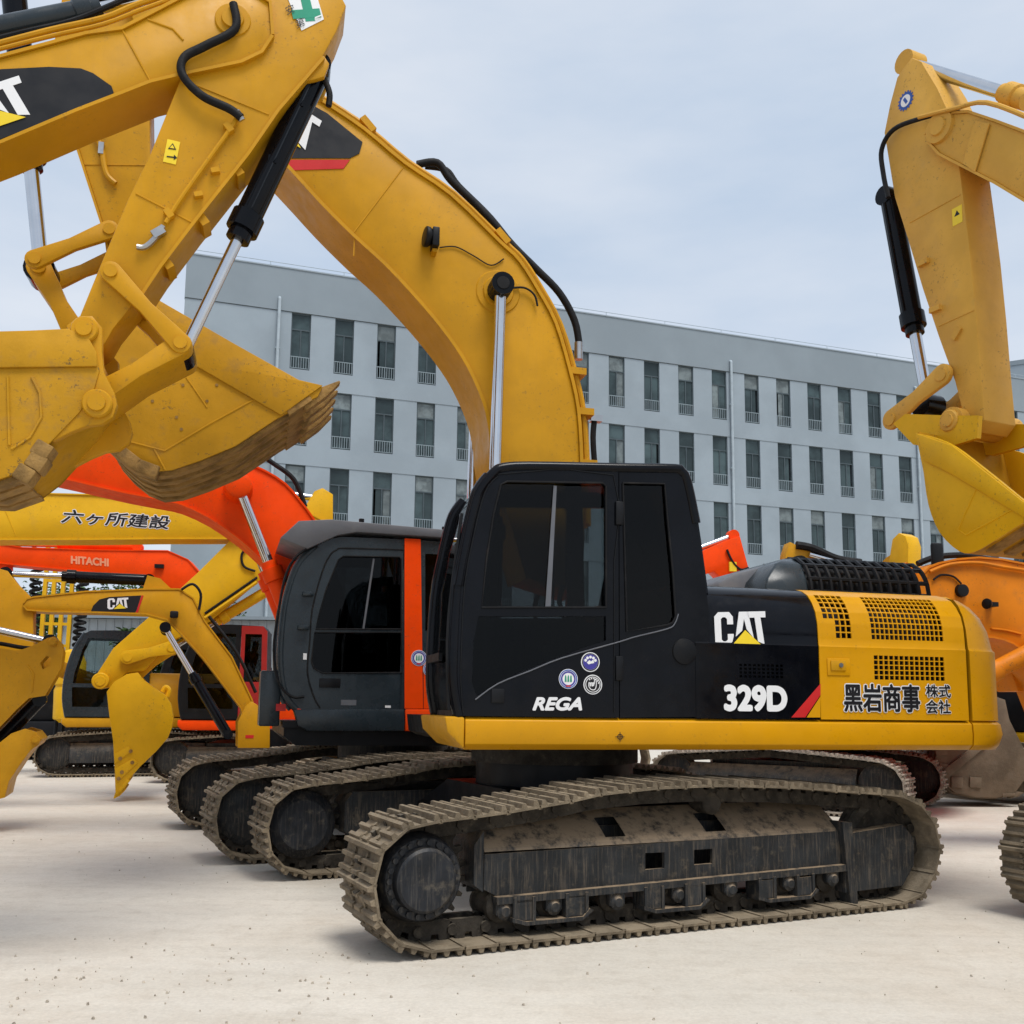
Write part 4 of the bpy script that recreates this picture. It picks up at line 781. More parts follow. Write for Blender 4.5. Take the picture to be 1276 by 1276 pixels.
lst = [(-0.143,5.344),(0.021,5.649),(0.181,6.115),(0.364,6.431),(0.669,6.323),(0.842,6.018),(0.787,5.829),(0.704,5.632),(0.439,5.23),(0.27,4.912),(-0.017,4.442),(-0.201,4.127),(-0.314,3.905),(-0.431,3.717),(-0.473,3.62),(-0.518,3.577),(-0.578,3.572),(-0.632,3.605),(-0.645,3.671),(-0.621,3.77),(-0.525,4.104),(-0.395,4.535),(-0.29,4.83)]
LSW = .15
LS = MB().prism(lst, -LSW, LSW).build('stick', 'cat_yellow', E2, bev=.008)
MB().band([(0.704,5.632),(0.439,5.23),(0.27,4.912),(-0.017,4.442),(-0.201,4.127),(-0.314,3.905)], .02, -LSW - .012, LSW + .012).build('edge_plate', 'cat_yellow', LS)
weld(LS, [(-0.356,4.566),(-0.03,4.425)], -LSW, -1, 'cat_yellow'); weld(LS, [(-0.048,5.317),(0.392,5.19)], -LSW, -1, 'cat_yellow')
a = [(0.211,5.146),(0.169,5.044),(0.009,4.749),(-0.109,4.527),(-0.174,4.387)]; MB().tube([(x, -LSW - .03, z) for x, z in a], .014, 8, 3).build('steel_pipe', 'cat_yellow', LS)
for q in [(0.159,5.048),(-0.159,4.449)]: MB().box((q[0], -LSW - .02, q[1]), (.06, .05, .04), 0, .9).build('pipe_clamp', 'cat_yellow', LS)
q = [(-0.211,4.321)][0]; MB().box((q[0], -LSW - .03, q[1]), (.05, .04, .075), 0, .9).build('stop_valve', 'steel', LS)
a = [(-0.187,4.365),(-0.232,4.279),(-0.283,4.222),(-0.327,4.217)]; MB().tube([(x, -LSW - .03, z) for x, z in a], .018, 8).build('pipe_end', 'steel', LS)
for q in [(0.093,4.761),(0.003,4.594)]: MB().box((q[0], -LSW - .02, q[1]), (.05, .04, .03), 0, -.3).build('bracket', 'cat_yellow', LS)
for q in [(0.222,4.805),(0.033,4.459),(-0.157,4.157)]: MB().box((q[0], -.05, q[1]), (.07, .18, .05), 0, .9).build('rubbing_block', 'cat_yellow', LS)
q = [(-0.168,4.859)][0]; mb = MB().box((q[0], -LSW - .002, q[1]), (.075, .003, .15), 0, .12); st_ = mb.build('warning_sticker', 'yellow_decal', LS)
MB().prism([(q[0] - .022, q[1] + .015), (q[0] + .026, q[1] + .015), (q[0] + .004, q[1] + .055)], -LSW - .006, -LSW - .004).build('warning_mark', 'black_decal', st_); MB().plate([(q[0] - .012, q[1] + .021), (q[0] + .016, q[1] + .021), (q[0] + .003, q[1] + .044)], [], -LSW - .008, -LSW - .0065).build('warning_mark', 'yellow_decal', st_); MB().box((q[0] - .004, -LSW - .005, q[1] - .035), (.045, .002, .008)).build('warning_mark', 'black_decal', st_); MB().prism([(q[0] + .015, q[1] - .018), (q[0] + .015, q[1] - .052), (q[0] + .034, q[1] - .035)], -LSW - .006, -LSW - .004).build('warning_mark', 'black_decal', st_)
q = [(0.466,6.015),(0.637,6.103),(0.705,5.892),(0.569,5.79)]; stk = MB().prism(q, -LSW - .004, -LSW - .001).build('safety_sticker', 'white_decal', LS)
cx_ = sum(p[0] for p in q) / 4; cz_ = sum(p[1] for p in q) / 4; MB().box((cx_, -LSW - .005, cz_ + .02), (.06, .002, .22), 0, -.25).build('cross', 'green_decal', stk); MB().box((cx_ - .0, -LSW - .0055, cz_ - .04), (.18, .002, .06), 0, -.25).build('cross', 'green_decal', stk)
f_ = [(0.482,5.852),(0.518,5.814),(0.47,5.899)]; text(stk, '安', -LSW - .004, -1, ([(0.476,5.873)][0], [(0.524,5.904)][0], [(0.459,5.93)][0]), 'black_decal'); text(stk, '第', -LSW - .004, -1, ([(0.539,5.79)][0], [(0.592,5.822)][0], [(0.522,5.848)][0]), 'black_decal'); text(stk, '一', -LSW - .006, -1, ([(0.65,5.882)][0], [(0.689,5.906)][0], [(0.647,5.89)][0]), 'white_decal')
q = [(0.149,5.775)][0]; MB().lathe((q[0], -LW - .001, q[1]), (0, -1, 0), [(0, .11), (.01, .105), (.011, .07), (.03, .065)], 24).build('pivot_pin', 'cat_yellow', LB)
a = [(-1.114,5.786),(0.149,5.858),(0.167,5.69),(-0.0,5.548),(-0.121,5.448),(-0.124,5.333),(-0.007,5.217),(0.159,5.155),(0.231,5.108)]; MB().tube([(x, -LSW - .06, z) for x, z in a[1:]], .026, 10, 6).build('hose', 'rubber', LS)
a = [(0.155,5.847),(0.342,5.788),(0.5,5.772),(0.642,5.676),(0.716,5.562),(0.76,5.46),(0.758,5.367)]; MB().tube([(x, -.05, z) for x, z in a], .02, 10, 6).build('hose', 'rubber', LS)
for e in ('300 128;298 137', '411 104;411 117'):
    pass
q = [(0.201,5.146),(0.236,5.099)]; MB().cyl((q[0][0], -LSW - .06, q[0][1]), (q[1][0], -LSW - .045, q[1][1]), .022, n=12).build('hose_fitting', 'steel', LS)
a = [(0.681,5.634),(-0.052,3.643)]; LC = ram(E2, (a[0][0], 0, a[0][1]), (a[1][0], 0, a[1][1]), .585, .083, .036, hose=-.085)
for s in (-1, 1): MB().prism([(0.56,5.548),(0.617,5.624),(0.707,5.662),(0.75,5.602),(0.723,5.508),(0.653,5.475),(0.53,5.432)], s * .12 - .02, s * .12 + .02).build('cylinder_lug', 'cat_yellow', LS, bev=.005)
PA, PB, PC = [(-0.048,3.643),(-0.458,4.039),(-0.515,3.283)]
for s in (1, -1): link(E2, PB, PA, s * (LSW + .04), .045, .062, 'cat_yellow', 'guide_link')
link(E2, PA, PC, 0, .4, .065, 'cat_yellow', 'power_link')
pin(LS, *[(-0.551,3.624)][0], -.33, -.36, .075, 'cat_yellow')
lb_ = [(-1.987,3.396),(-1.225,3.533),(-0.822,3.586),(-0.632,3.615),(-0.519,3.564),(-0.477,3.493),(-0.458,3.392),(-0.483,3.259),(-0.551,3.137),(-0.673,2.977),(-0.756,2.862),(-0.847,2.775),(-1.002,2.703),(-1.393,2.696),(-1.831,2.927)]; lp_ = [(-0.632,3.615),(-0.519,3.564),(-0.477,3.493),(-0.458,3.392),(-0.483,3.259),(-0.551,3.137),(-0.673,2.977),(-0.756,2.862),(-0.847,2.775),(-1.002,2.703),(-1.393,2.696),(-1.831,2.927),(-1.995,3.088)]
LK = bucket(E2, lb_, lp_, .33, (-.8, .6), shell='bucket_yellow', lipmat='worn_bucket', rib0=8, nr=4, bar=[(-1.987,3.396),(-1.225,3.533),(-0.822,3.586),(-0.632,3.615),(-0.519,3.564),(-0.477,3.493),(-0.467,3.41),(-1.899,3.263)], teeth=4)
for s in (1, -1): MB().prism([(-0.65,3.642),(-0.586,3.706),(-0.518,3.713),(-0.463,3.651),(-0.454,3.509),(-0.439,3.393),(-0.376,3.28),(-0.355,3.207),(-0.372,3.135),(-0.428,3.089),(-0.504,3.074),(-0.585,3.031),(-0.681,2.968),(-0.707,3.113),(-0.628,3.306),(-0.59,3.497)], s * .3 - .03, s * .3 + .03).build('bucket_ear', 'cat_yellow', LK, bev=.006)
pin(LK, *[(-0.456,3.198)][0], -.33, -.37, .082, 'cat_yellow')
weld(LK, [(-0.926,3.313),(-0.89,2.929)], -.345, -1, 'bucket_yellow', .008); weld(LK, [(-0.804,3.324),(-0.757,3.236),(-0.739,3.1),(-0.788,2.982),(-0.877,2.908)], -.345, -1, 'bucket_yellow', .008)
for q in [(-0.807,2.778),(-0.751,2.849),(-0.727,2.918)]: MB().box((q[0], -.28, q[1]), (.1, .14, .09), 0, .5).build('heel_shroud', 'worn_bucket', LK, bev=.012)
a = [(-1.972,5.26),(-0.716,5.759),(-0.023,6.085)]; ram(E2, (a[0][0], -.02, a[0][1]), (a[2][0], -.02, a[2][1]), .655, .07, .035, 'slate_paint')
a = [(-1.43,5.279),(-0.921,5.533),(-0.61,5.673),(-0.409,5.807),(-0.108,5.972)]; MB().tube([(x, -.14, z) for x, z in a], .018, 8, 4).build('pipe', 'cat_yellow', LB)
a = [(-1.427,5.239),(-0.917,5.486),(-0.608,5.625),(-0.383,5.768),(-0.153,5.908)]; MB().tube([(x, -.15, z) for x, z in a], .013, 8, 4).build('pipe', 'cat_yellow', LB)
for k, oy in enumerate((.05, .10, -.10)):
    q = LHOSE[k]; MB().tube([(x, oy, z) for x, z in q], .017, 8, 5).build('hose', 'rubber', LB)
body(E2, -5.1, 'cat_yellow', 'satin_black', detail=0)

# ------------------------------------------------------------ the pale yellow excavator on the right
E3 = root('crawler_excavator', (4.192, 8.992, 115), 'pale yellow crawler excavator with upright stick and raised bucket above the orange machine', 'excavator')
RW = .2
rs = [(0.341,7.93),(0.236,7.977),(0.121,7.862),(-0.053,7.478),(-0.207,7.052),(-0.253,6.585),(-0.29,6.133),(-0.325,5.674),(-0.352,5.106),(-0.368,4.523),(-0.385,4.105),(-0.287,4.02),(-0.196,4.073),(-0.091,4.546),(0.065,5.022),(0.226,5.558),(0.374,6.111),(0.522,6.642),(0.622,7.386),(0.534,7.644),(0.427,7.878)]
RS = MB().prism(rs, -RW, RW).build('stick', 'pale_yellow', E3, bev=.008)
weld(RS, [(0.345,6.289),(-0.254,6.291)], RW, 1, 'pale_yellow'); weld(RS, [(0.059,5.13),(-0.337,5.141)], RW, 1, 'pale_yellow')
for q in [(0.193,5.812),(0.077,5.302)]: MB().box((q[0], RW + .01, q[1]), (.12, .05, .05)).build('bracket', 'pale_yellow', RS)
q = [(-0.143,4.989)][0]; MB().box((q[0], RW + .01, q[1]), (.12, .03, .06), 0, .8).build('bracket', 'pale_yellow', RS)
q = [(0.329,7.568)][0]; sticker(RS, q[0], q[1], RW + .001, .1, 'gear')
q = [(-0.208,6.108)][0]; MB().box((q[0], RW + .002, q[1]), (.11, .002, .17)).build('warning_sticker', 'yellow_decal', RS); MB().prism([(q[0] - .03, q[1]), (q[0] + .03, q[1]), (q[0], q[1] + .05)], RW + .0035, RW + .005).build('warning_mark', 'black_decal', RS)
ru = [(0.052,7.032),(-0.031,7.135),(-0.216,7.095),(-0.435,6.986),(-0.719,6.733),(-1.165,6.316),(-1.809,5.635),(-2.332,4.731),(-3.18,3.384)]; rl_ = [(0.017,6.956),(-0.105,6.768),(-0.236,6.635),(-0.405,6.468),(-0.686,6.188),(-1.125,5.711),(-1.761,4.968),(-2.27,3.917),(-2.936,2.508)]
RB = boom(E3, ru, rl_, .26, 'pale_yellow'); q = [(-0.119,7.02)][0]; MB().lathe((q[0], .26, q[1]), (0, 1, 0), [(0, .16), (.03, .15), (.031, .09), (.05, .08)], 24).build('pivot_pin', 'pale_yellow', RB)
MB().prism([(-0.515,6.862),(-0.662,6.749),(-0.487,6.38),(-0.364,6.521)], .27, .285).build('boom_rib', 'pale_yellow', RB)
a = [(-1.118,6.518),(-0.665,6.943),(-0.324,7.084),(0.091,7.231),(0.441,7.308),(0.607,7.182),(0.599,6.918),(0.549,6.636)]; MB().tube([(x, RW + .06, z) for x, z in a[2:]], .024, 8, 5).build('hose', 'rubber', RS); MB().tube([(x, .3, z) for x, z in a[:4]], .022, 8, 4).build('pipe', 'pale_yellow', RB)
a = [(0.77,6.806),(0.399,4.476)]; ram(E3, (a[0][0], 0, a[0][1]), (a[1][0], 0, a[1][1]), .64, .1, .058, hose=.1)
a = [(0.427,8.085),(-0.912,6.884)]; ram(E3, (a[1][0], 0, a[1][1]), (a[0][0], 0, a[0][1]), .2, .09, .06, 'pale_yellow')
MB().prism([(0.541,8.12),(0.432,8.195),(0.276,8.009),(0.103,7.542)], -.1, .1).build('top_lug', 'pale_yellow', RS)
PA, PB, PC, PD = [(0.624,4.365),(-0.004,4.629),(0.485,4.161),(-0.109,4.154)]
for s in (1, -1): link(E3, PA, PB, s * (RW + .05), .05, .1, 'pale_yellow', 'guide_link')
MB().cyl((PD[0], -.5, PD[1]), (PD[0], .3, PD[1]), .13, n=24).build('hinge_boss', 'pale_yellow', RS); pin(RS, PD[0], PD[1], .3, .34, .1, 'pale_yellow')
rb_ = sm2([(0.058,4.048),(-0.146,3.961),(-0.356,3.831),(-0.591,3.622),(-0.813,3.411),(-0.996,3.236),(-1.158,3.097),(-1.237,3.032),(-1.127,3.038),(-0.984,3.048),(-0.708,2.944),(-0.507,2.878),(-0.353,2.905),(-0.159,3.096),(-0.051,3.359),(-0.013,3.66)], 3); rp2 = sm2([(0.058,4.048),(-0.013,3.66),(-0.051,3.359),(-0.159,3.096),(-0.353,2.905),(-0.507,2.878),(-0.708,2.944),(-0.984,3.048),(-1.197,3.045)], 3)
RK = bucket(E3, rb_, rp2, .55, (rp2[-1][0] - rp2[-2][0], rp2[-1][1] - rp2[-2][1]), side='light_yellow', shell='bucket_yellow', lipmat='worn_bucket', rib0=16, bar=[(0.022,4.032),(-0.356,3.831),(-0.996,3.23),(-1.288,2.967),(-1.084,3.032),(-0.341,3.577),(-0.046,3.764)], teeth=5)
weld(RK, [(-0.581,3.444),(-0.355,3.094),(-0.435,3.033),(-0.994,3.204)], .562, 1, 'light_yellow', .008)
for s in (1, -1): MB().prism([(0.539,4.293),(0.387,4.349),(-0.159,4.189),(-0.428,4.119),(-0.399,3.922),(-0.055,3.915),(0.308,4.03)], s * .3 - .025, s * .3 + .025).build('bucket_ear', 'light_yellow', RK)
body(E3, -5.6, 'pale_yellow', 'satin_black', detail=0)

# ------------------------------------------------------------ the orange and slate excavator behind the black cab
E4 = root('crawler_excavator', (-1.436, 12.331, 196), 'slate and orange crawler excavator with visored cab beside the black cab', 'excavator')
RH = R(205.64 - 196)
for yc_ in (1.36, -1.5): track(E4, RH, yc_, .74, [(x + .17, z) for x, z in TRK], 52, links=True)
mb = MB(); mb.prism_x([(-1.3, .4), (1.3, .4), (.6, .9), (-.6, .9)], -.7, .7); mb.cyl((0, 0, .85), (0, 0, 1.12), .66, n=32); mb.build('carbody', 'frame_black', E4).rotation_euler.z = RH
mb = MB(); mb.prism([(1.25, 1.1), (1.38, 1.2), (1.38, 1.3), (-2.8, 1.3), (-2.8, 1.1)], -1.3, 1.3); mb.build('deck', 'satin_black', E4)
lf = [(1.294,1.482),(0.113,1.493),(0.107,1.26),(1.135,1.256),(1.237,1.306)]; MB().prism(lf, 1.2, 1.42).build('lower_panel', 'slate_paint', E4, bev=.012)
lf = [(0.104,1.494),(-1.124,1.506),(-1.127,1.265),(0.098,1.26)]; MB().prism(lf, 1.2, 1.42).build('lower_panel', 'orange', E4, bev=.012)
CF = [(1.251,1.491),(1.373,1.641),(1.437,1.969),(1.436,2.361),(1.406,2.664),(1.318,2.989),(1.205,3.152),(1.106,3.246)]; CR = [(1.022,3.312),(0.859,3.357),(0.374,3.367),(0.149,3.371),(-0.54,3.365)]; CB = [(-0.729,3.255),(-0.849,2.801),(-0.905,1.512)]
HF = [[(0.168,2.368),(0.188,3.143),(0.207,3.169),(0.825,3.146),(0.876,3.108),(0.995,2.785),(1.069,2.477),(1.098,2.338)], [(0.167,2.332),(0.146,1.893),(1.004,1.868),(1.099,1.917),(1.128,1.993),(1.105,2.303)]]
HR = [[(-0.081,3.221),(-0.636,3.232),(-0.742,2.433),(-0.101,2.359)]]
XS = [(0.161,3.118)][0][0]
C4 = cab(E4, CF, CR, CB, HF, HR, XS, .42, 1.4, 'slate_paint', 'dark_glass', None, .3, 1.31)
MB().plate([(0.158,3.38),(-0.023,3.381),(-0.095,1.504),(0.11,1.502)], [], 1.394, 1.408).build('door_post', 'orange', C4); MB().plate([(-0.086,2.057),(-0.377,2.242),(-0.757,1.511),(-0.103,1.504)], [], 1.394, 1.406).build('side_cover', 'orange', C4)
a = [(0.491,3.137),(0.582,2.355)]; MB().tube([(x, 1.385, z) for x, z in a], .012, 6, 0).build('sliding_window_rail', 'visor_grey', C4)
mb = MB()
for h in HF: mb.tube([(x, 1.402, z) for x, z in h + h[:1]], .008, 6, 0)
mb.build('window_seal', 'rubber', C4)
a = [(1.017,1.501),(1.088,1.619),(1.165,1.873),(1.152,2.199),(1.14,2.544),(1.052,2.949),(0.973,3.147),(0.897,3.213),(0.811,3.235),(0.155,3.253)]; MB().tube([(x, 1.4, z) for x, z in a], .009, 6, 3).build('door_seam', 'rubber', C4)
a = [(1.073,3.244),(1.258,3.147),(1.385,2.931),(1.452,2.531),(1.485,2.103),(1.421,1.766),(1.282,1.617),(1.149,1.618)]; MB().tube([(x + .04, 1.42, z) for x, z in a], .014, 8, 5).build('handrail', 'satin_black', C4)
for q in [(1.191,2.713),(1.228,2.349)]: MB().box((q[0], 1.43, q[1]), (.12, .06, .05)).build('rail_mount', 'slate_paint', C4, bev=.01)
q = [(1.037,1.816),(0.813,1.717)]; MB().bb(q[1][0], q[0][0], 1.40, 1.412, q[1][1], q[0][1]).build('door_handle', 'satin_black', C4, bev=.01)
q = [(0.8,1.589),(0.635,1.531)]; MB().bb(q[1][0], q[0][0], 1.40, 1.403, q[1][1], q[0][1]).build('badge', 'visor_grey', C4); q = [(0.323,1.534),(0.261,1.509)]; MB().bb(q[1][0], q[0][0], 1.40, 1.403, q[1][1], q[0][1]).build('badge', 'white_decal', C4)
q = [(1.216,2.076),(1.179,2.009)]; MB().bb(q[1][0], q[0][0], 1.405, 1.41, q[1][1], q[0][1]).build('badge', 'white_decal', C4)
for q, k in zip([(-0.035,2.055),(-0.172,1.935)], ('trees', 'trees')): sticker(C4, q[0], q[1], 1.4085, .088, k)
vz = [(1.508,3.302),(1.321,3.498),(0.978,3.537),(-0.314,3.499),(-1.107,3.481),(-1.108,3.387),(-0.316,3.407),(0.694,3.412),(0.902,3.364),(1.215,3.196)]
MB().prism(vz, .2, 1.45).build('roof_visor', 'visor_grey', C4, bev=.01)
for q in [(0.628,3.559),(-0.314,3.526)]: MB().cyl((q[0], 1.3, q[1] - .02), (q[0], 1.3, q[1] + .03), .03, n=10).build('visor_bolt', 'satin_black', C4)
mb = MB(); mb.prism_x([(-1.3, 1.3), (1.4, 1.3), (1.4, 2.1), (1.2, 2.4), (-1.2, 2.4), (-1.3, 2.1)], -2.6, -.85); mb.build('engine_housing', 'orange', E4, bev=.04); MB().prism_z([(-2.6, -1.35), (-3.0, -1.1), (-3.2, 0), (-3.0, 1.1), (-2.6, 1.35)], 1.12, 2.35).build('counterweight', 'slate_paint', E4, bev=.05)
q = [(1.644,1.892),(1.429,1.302)]; MB().bb(q[1][0], q[0][0], .9, 1.3, q[1][1], q[0][1]).build('step_panel', 'slate_paint', E4, bev=.02); q = [(1.472,1.538),(1.369,1.463)]; MB().bb(q[1][0], q[0][0], 1.28, 1.31, q[1][1], q[0][1]).build('reflector', 'red_decal', E4)
hu = [(5.818,4.688),(5.044,4.754),(4.23,4.702),(3.516,4.579),(2.852,4.484),(2.313,4.414),(1.947,4.366),(1.666,4.271),(1.427,4.132),(1.24,3.93),(1.092,3.744),(0.959,3.499),(0.772,3.042),(0.559,2.375)]; hl = [(5.701,4.208),(4.999,4.159),(4.435,4.113),(4.005,4.063),(3.599,3.992),(3.185,3.919),(2.818,3.87),(2.587,3.829),(2.259,3.689),(1.915,3.463),(1.678,3.266),(1.476,3.057),(1.274,2.637),(1.063,1.981)]
HB = boom(E4, sm2(hu, 2), sm2(hl, 2), .3, 'orange')
a = [(1.767,4.458),(1.528,4.311),(1.267,4.124),(1.122,3.801)]; MB().tube([(x + .05, .2, z + .1) for x, z in a], .03, 8).build('hose', 'rubber', HB)
a = [(1.962,4.042),(1.498,2.971)]; e_ = (a[0][0] + (a[1][0] - a[0][0]) * 1.75, a[0][1] + (a[1][1] - a[0][1]) * 1.75)
for s in (1, -1):
    ram(HB, (e_[0], s * .45, e_[1]), (a[0][0], s * .45, a[0][1]), .5, .105, .06, 'orange'); MB().lathe((a[0][0], s * .3, a[0][1]), (0, s, 0), [(0, .17), (.08, .16), (.1, .15), (.26, .15), (.28, .12)], 24).build('pin_boss', 'orange', HB)

# ------------------------------------------------------------ bright yellow excavator with lettered boom
E5 = root('crawler_excavator', (-5.875, 16.333, 18), 'bright yellow crawler excavator with black Japanese lettering on its long boom', 'excavator')
KW = .27
ku = [(-7.8,2.7),(-6.271,3.92),(-5.032,4.387),(-3.479,4.653),(-2.377,4.764),(-1.064,4.827),(-0.385,4.812),(0.629,4.781),(1.664,4.857),(2.405,4.771),(2.669,4.65)]; kl = [(-7.146,1.615),(-5.796,3.013),(-4.456,3.675),(-3.206,3.947),(-2.325,4.04),(-1.02,4.123),(0.031,4.202),(1.064,4.268),(1.819,4.343),(2.349,4.461),(2.67,4.622)]
KB = boom(E5, ku, kl, KW, 'light_yellow'); weld(KB, [(-2.343,4.613),(-2.102,4.093)], -KW, -1, 'light_yellow')
q = [(-1.475,4.573),(0.135,4.356)]; text(KB, '六ヶ所建設', -KW, -1, box3(q[0], q[1]), 'black_decal', bold=.005, shear=.03, outline='white_decal', ow=.013)
for k, oy in enumerate((-.2, -.1)): a = [(-4.541,4.644),(-2.386,4.892),(-1.699,4.96),(-1.073,4.971),(-0.441,4.928)]; MB().tube([(x, oy, z + k * .03) for x, z in a], .03, 8, 3).build('pipe', 'light_yellow', KB)
for q in [(-1.884,4.927),(-0.754,4.964)]: MB().box((q[0], -.15, q[1]), (.25, .3, .1)).build('pipe_clamp', 'light_yellow', KB, bev=.02)
ks = [(2.816,5.16),(2.633,5.26),(2.497,5.192),(2.344,4.898),(1.672,4.849),(1.109,4.218),(0.624,3.65),(-0.026,2.958),(-0.587,2.382),(-0.79,1.994),(-0.828,1.841),(-0.727,1.741),(-0.586,1.769),(-0.361,2.003),(-0.096,2.034),(0.27,2.51),(0.878,2.874),(1.621,3.579),(2.267,4.081),(2.832,4.707)]; KS = MB().prism(ks, -.2, .2).build('stick', 'light_yellow', E5, bev=.008)
a = [(1.575,4.041),(1.384,3.893),(1.349,4.096),(1.464,4.172)]; MB().tube([(x, -.23, z) for x, z in [(1.413,4.141),(1.327,3.999),(1.375,3.811),(1.562,3.739)]], .02, 8).build('hose', 'rubber', KS)
a = [(0.789,2.897),(1.597,3.537)]; MB().tube([(x, -.22, z + .02) for x, z in a], .03, 8, 0).build('pipe', 'light_yellow', KS); MB().tube([(x, -.22, z + .1) for x, z in a], .02, 8, 0).build('pipe', 'rubber', KS)
a = [(0.61,5.251),(2.664,5.102)]; ram(E5, (a[0][0], 0, a[0][1]), (a[1][0], 0, a[1][1]), .6, .1, .06, 'light_yellow')
a = [(2.141,3.683),(0.297,2.417)]; ram(E5, (a[0][0], 0, a[0][1]), (a[1][0], 0, a[1][1]), .6, .09, .05, 'light_yellow')
PA, PB, PC, PD = [(0.297,2.417),(-0.361,2.242),(-0.234,1.959),(-0.737,1.859)]
for s in (1, -1): link(E5, PA, PB, s * .26, .05, .11, 'light_yellow', 'guide_link')
link(E5, PA, PC, 0, .2, .1, 'light_yellow', 'power_link'); pin(KS, PD[0], PD[1], -.2, -.34, .13, 'light_yellow')
kb_ = [(-0.62,1.689),(-0.524,1.841),(-0.344,1.969),(-0.179,1.998),(-0.077,1.874),(0.024,1.775),(0.148,1.713),(0.247,1.652),(0.34,1.501),(0.388,1.287),(0.372,1.123),(0.32,0.972),(0.164,0.773),(-0.06,0.538),(-0.224,0.331),(-0.363,0.113),(-0.397,0.101),(-0.431,0.48),(-0.482,0.935),(-0.564,1.342)]; kp_ = [(-0.077,1.874),(0.148,1.713),(0.247,1.652),(0.34,1.501),(0.388,1.287),(0.372,1.123),(0.32,0.972),(0.164,0.773),(-0.06,0.538),(-0.224,0.331),(-0.332,0.173)]
KK = bucket(E5, kb_, kp_, .5, (kp_[-1][0] - kp_[-2][0], kp_[-1][1] - kp_[-2][1]), side='light_yellow', shell='light_yellow', teeth=4, tl=.15, nr=0)
q = [(-0.456,0.726),(-0.254,0.849),(-0.191,0.775),(-0.436,0.579)]; MB().prism(q, -.515, -.53).build('side_cutter', 'light_yellow', KK, bev=.005); q = [(-0.432,0.506),(-0.173,0.663),(-0.098,0.601),(-0.384,0.297)]; MB().prism(q, -.515, -.53).build('side_cutter', 'light_yellow', KK, bev=.005)
for q in [(-0.215,0.774),(-0.361,0.663),(-0.182,0.601),(-0.325,0.454),(-0.366,0.357)]: MB().cyl((q[0], -.515, q[1]), (q[0], -.54, q[1]), .03, n=8).build('bolt', 'worn_bucket', KK)
a = [(0.194,1.702),(0.239,1.78),(0.29,1.729),(0.271,1.627)]; MB().tube([(x, -.1, z) for x, z in a], .04, 8).build('lifting_hook', 'light_yellow', KK)
body(E5, -8.4, 'light_yellow', 'satin_black', detail=0)

# ------------------------------------------------------------ small yellow excavator with logo on its boom
E6 = root('crawler_excavator', (-2.904, 15.62, 198), 'small yellow crawler excavator with black logo panel on its bent boom', 'excavator')
cu_ = [(4.304,2.908),(4.267,2.967),(4.185,2.994),(3.504,3.106),(2.676,3.18),(2.227,3.201),(2.027,3.077),(1.85,2.747),(1.431,2.219),(1.111,1.589),(0.991,1.256)]; cl_ = [(4.302,2.885),(4.257,2.83),(3.985,2.818),(3.347,2.832),(2.657,2.836),(2.362,2.764),(2.16,2.568),(1.823,2.209),(1.234,1.468),(1.175,1.195),(1.146,1.077)]
CBM = boom(E6, cu_, cl_, .2, 'cat_yellow', lip=.012); decal(CBM, [(3.421,2.817),(3.395,2.912),(3.314,3.009),(3.186,3.05),(2.749,3.093),(2.802,2.865),(2.844,2.816)], .204, 'black_decal'); decal(CBM, [(2.743,3.093),(2.716,3.094),(2.779,2.843),(2.811,2.829)], .204, 'red_decal')
fr3 = [(3.197,2.867),(2.915,2.896),(3.207,3.025)]; cat_logo(CBM, .208, 1, (fr3[0], fr3[1], fr3[2]), lift=.006)
for s in (1, -1): MB().prism([(1.281,0.88),(1.299,1.256),(1.194,1.493),(1.116,1.565),(1.033,1.519),(0.833,1.235),(0.818,0.879)], s * .3 - .04, s * .3 + .04).build('boom_bracket', 'cat_yellow', E6, bev=.01)
q = [(1.178,1.07),(1.06,1.023)]; MB().bb(q[1][0], q[0][0], .34, .345, q[1][1], q[0][1]).build('decal', 'red_decal', E6)
a = [(2.387,2.625),(1.428,1.079)]; 
for s in (1, -1): ram(E6, (a[1][0], s * .3, a[1][1]), (a[0][0], s * .3, a[0][1]), .55, .07, .04)
a = [(2.658,3.347),(4.592,3.344)]; ram(E6, (a[0][0], 0, a[0][1]), (a[1][0], 0, a[1][1]), .59, .085, .045)
MB().prism([(2.739,3.186),(2.684,3.406),(2.5,3.367),(2.32,3.205)], -.12, .12).build('cylinder_lug', 'cat_yellow', CBM)
q = [(2.333,2.876),(2.215,2.773)]; MB().bb(q[1][0], q[0][0], .22, .3, q[1][1], q[0][1]).build('work_lamp', 'satin_black', CBM, bev=.02); a = [(2.193,3.202),(2.038,3.294),(1.916,3.155),(1.927,2.913)]; MB().tube([(x, .22, z) for x, z in a], .02, 8).build('hose', 'rubber', CBM)
MB().prism([(4.974,3.426),(4.716,3.406),(4.558,3.368),(4.421,3.19),(4.196,2.968),(4.151,2.302),(4.123,2.2),(4.36,2.023),(4.953,1.786),(5.212,2.563)], -.16, .16).build('stick', 'cat_yellow', E6, bev=.008)
a = [(1.84,2.771),(1.409,2.231),(1.102,1.637)]; MB().tube([(x - .06, .1, z + .06) for x, z in a], .025, 8).build('hose', 'rubber', CBM)
body(E6, -1.3, 'cat_yellow', 'satin_black', 'red_paint', detail=1, boomfoot=False, rz=R(7), cabz=2.9, cabin=False)
MB().cyl((.8, 0, .9), (.8, 0, 1.15), .3, n=20).build('swing_post', 'satin_black', E6)

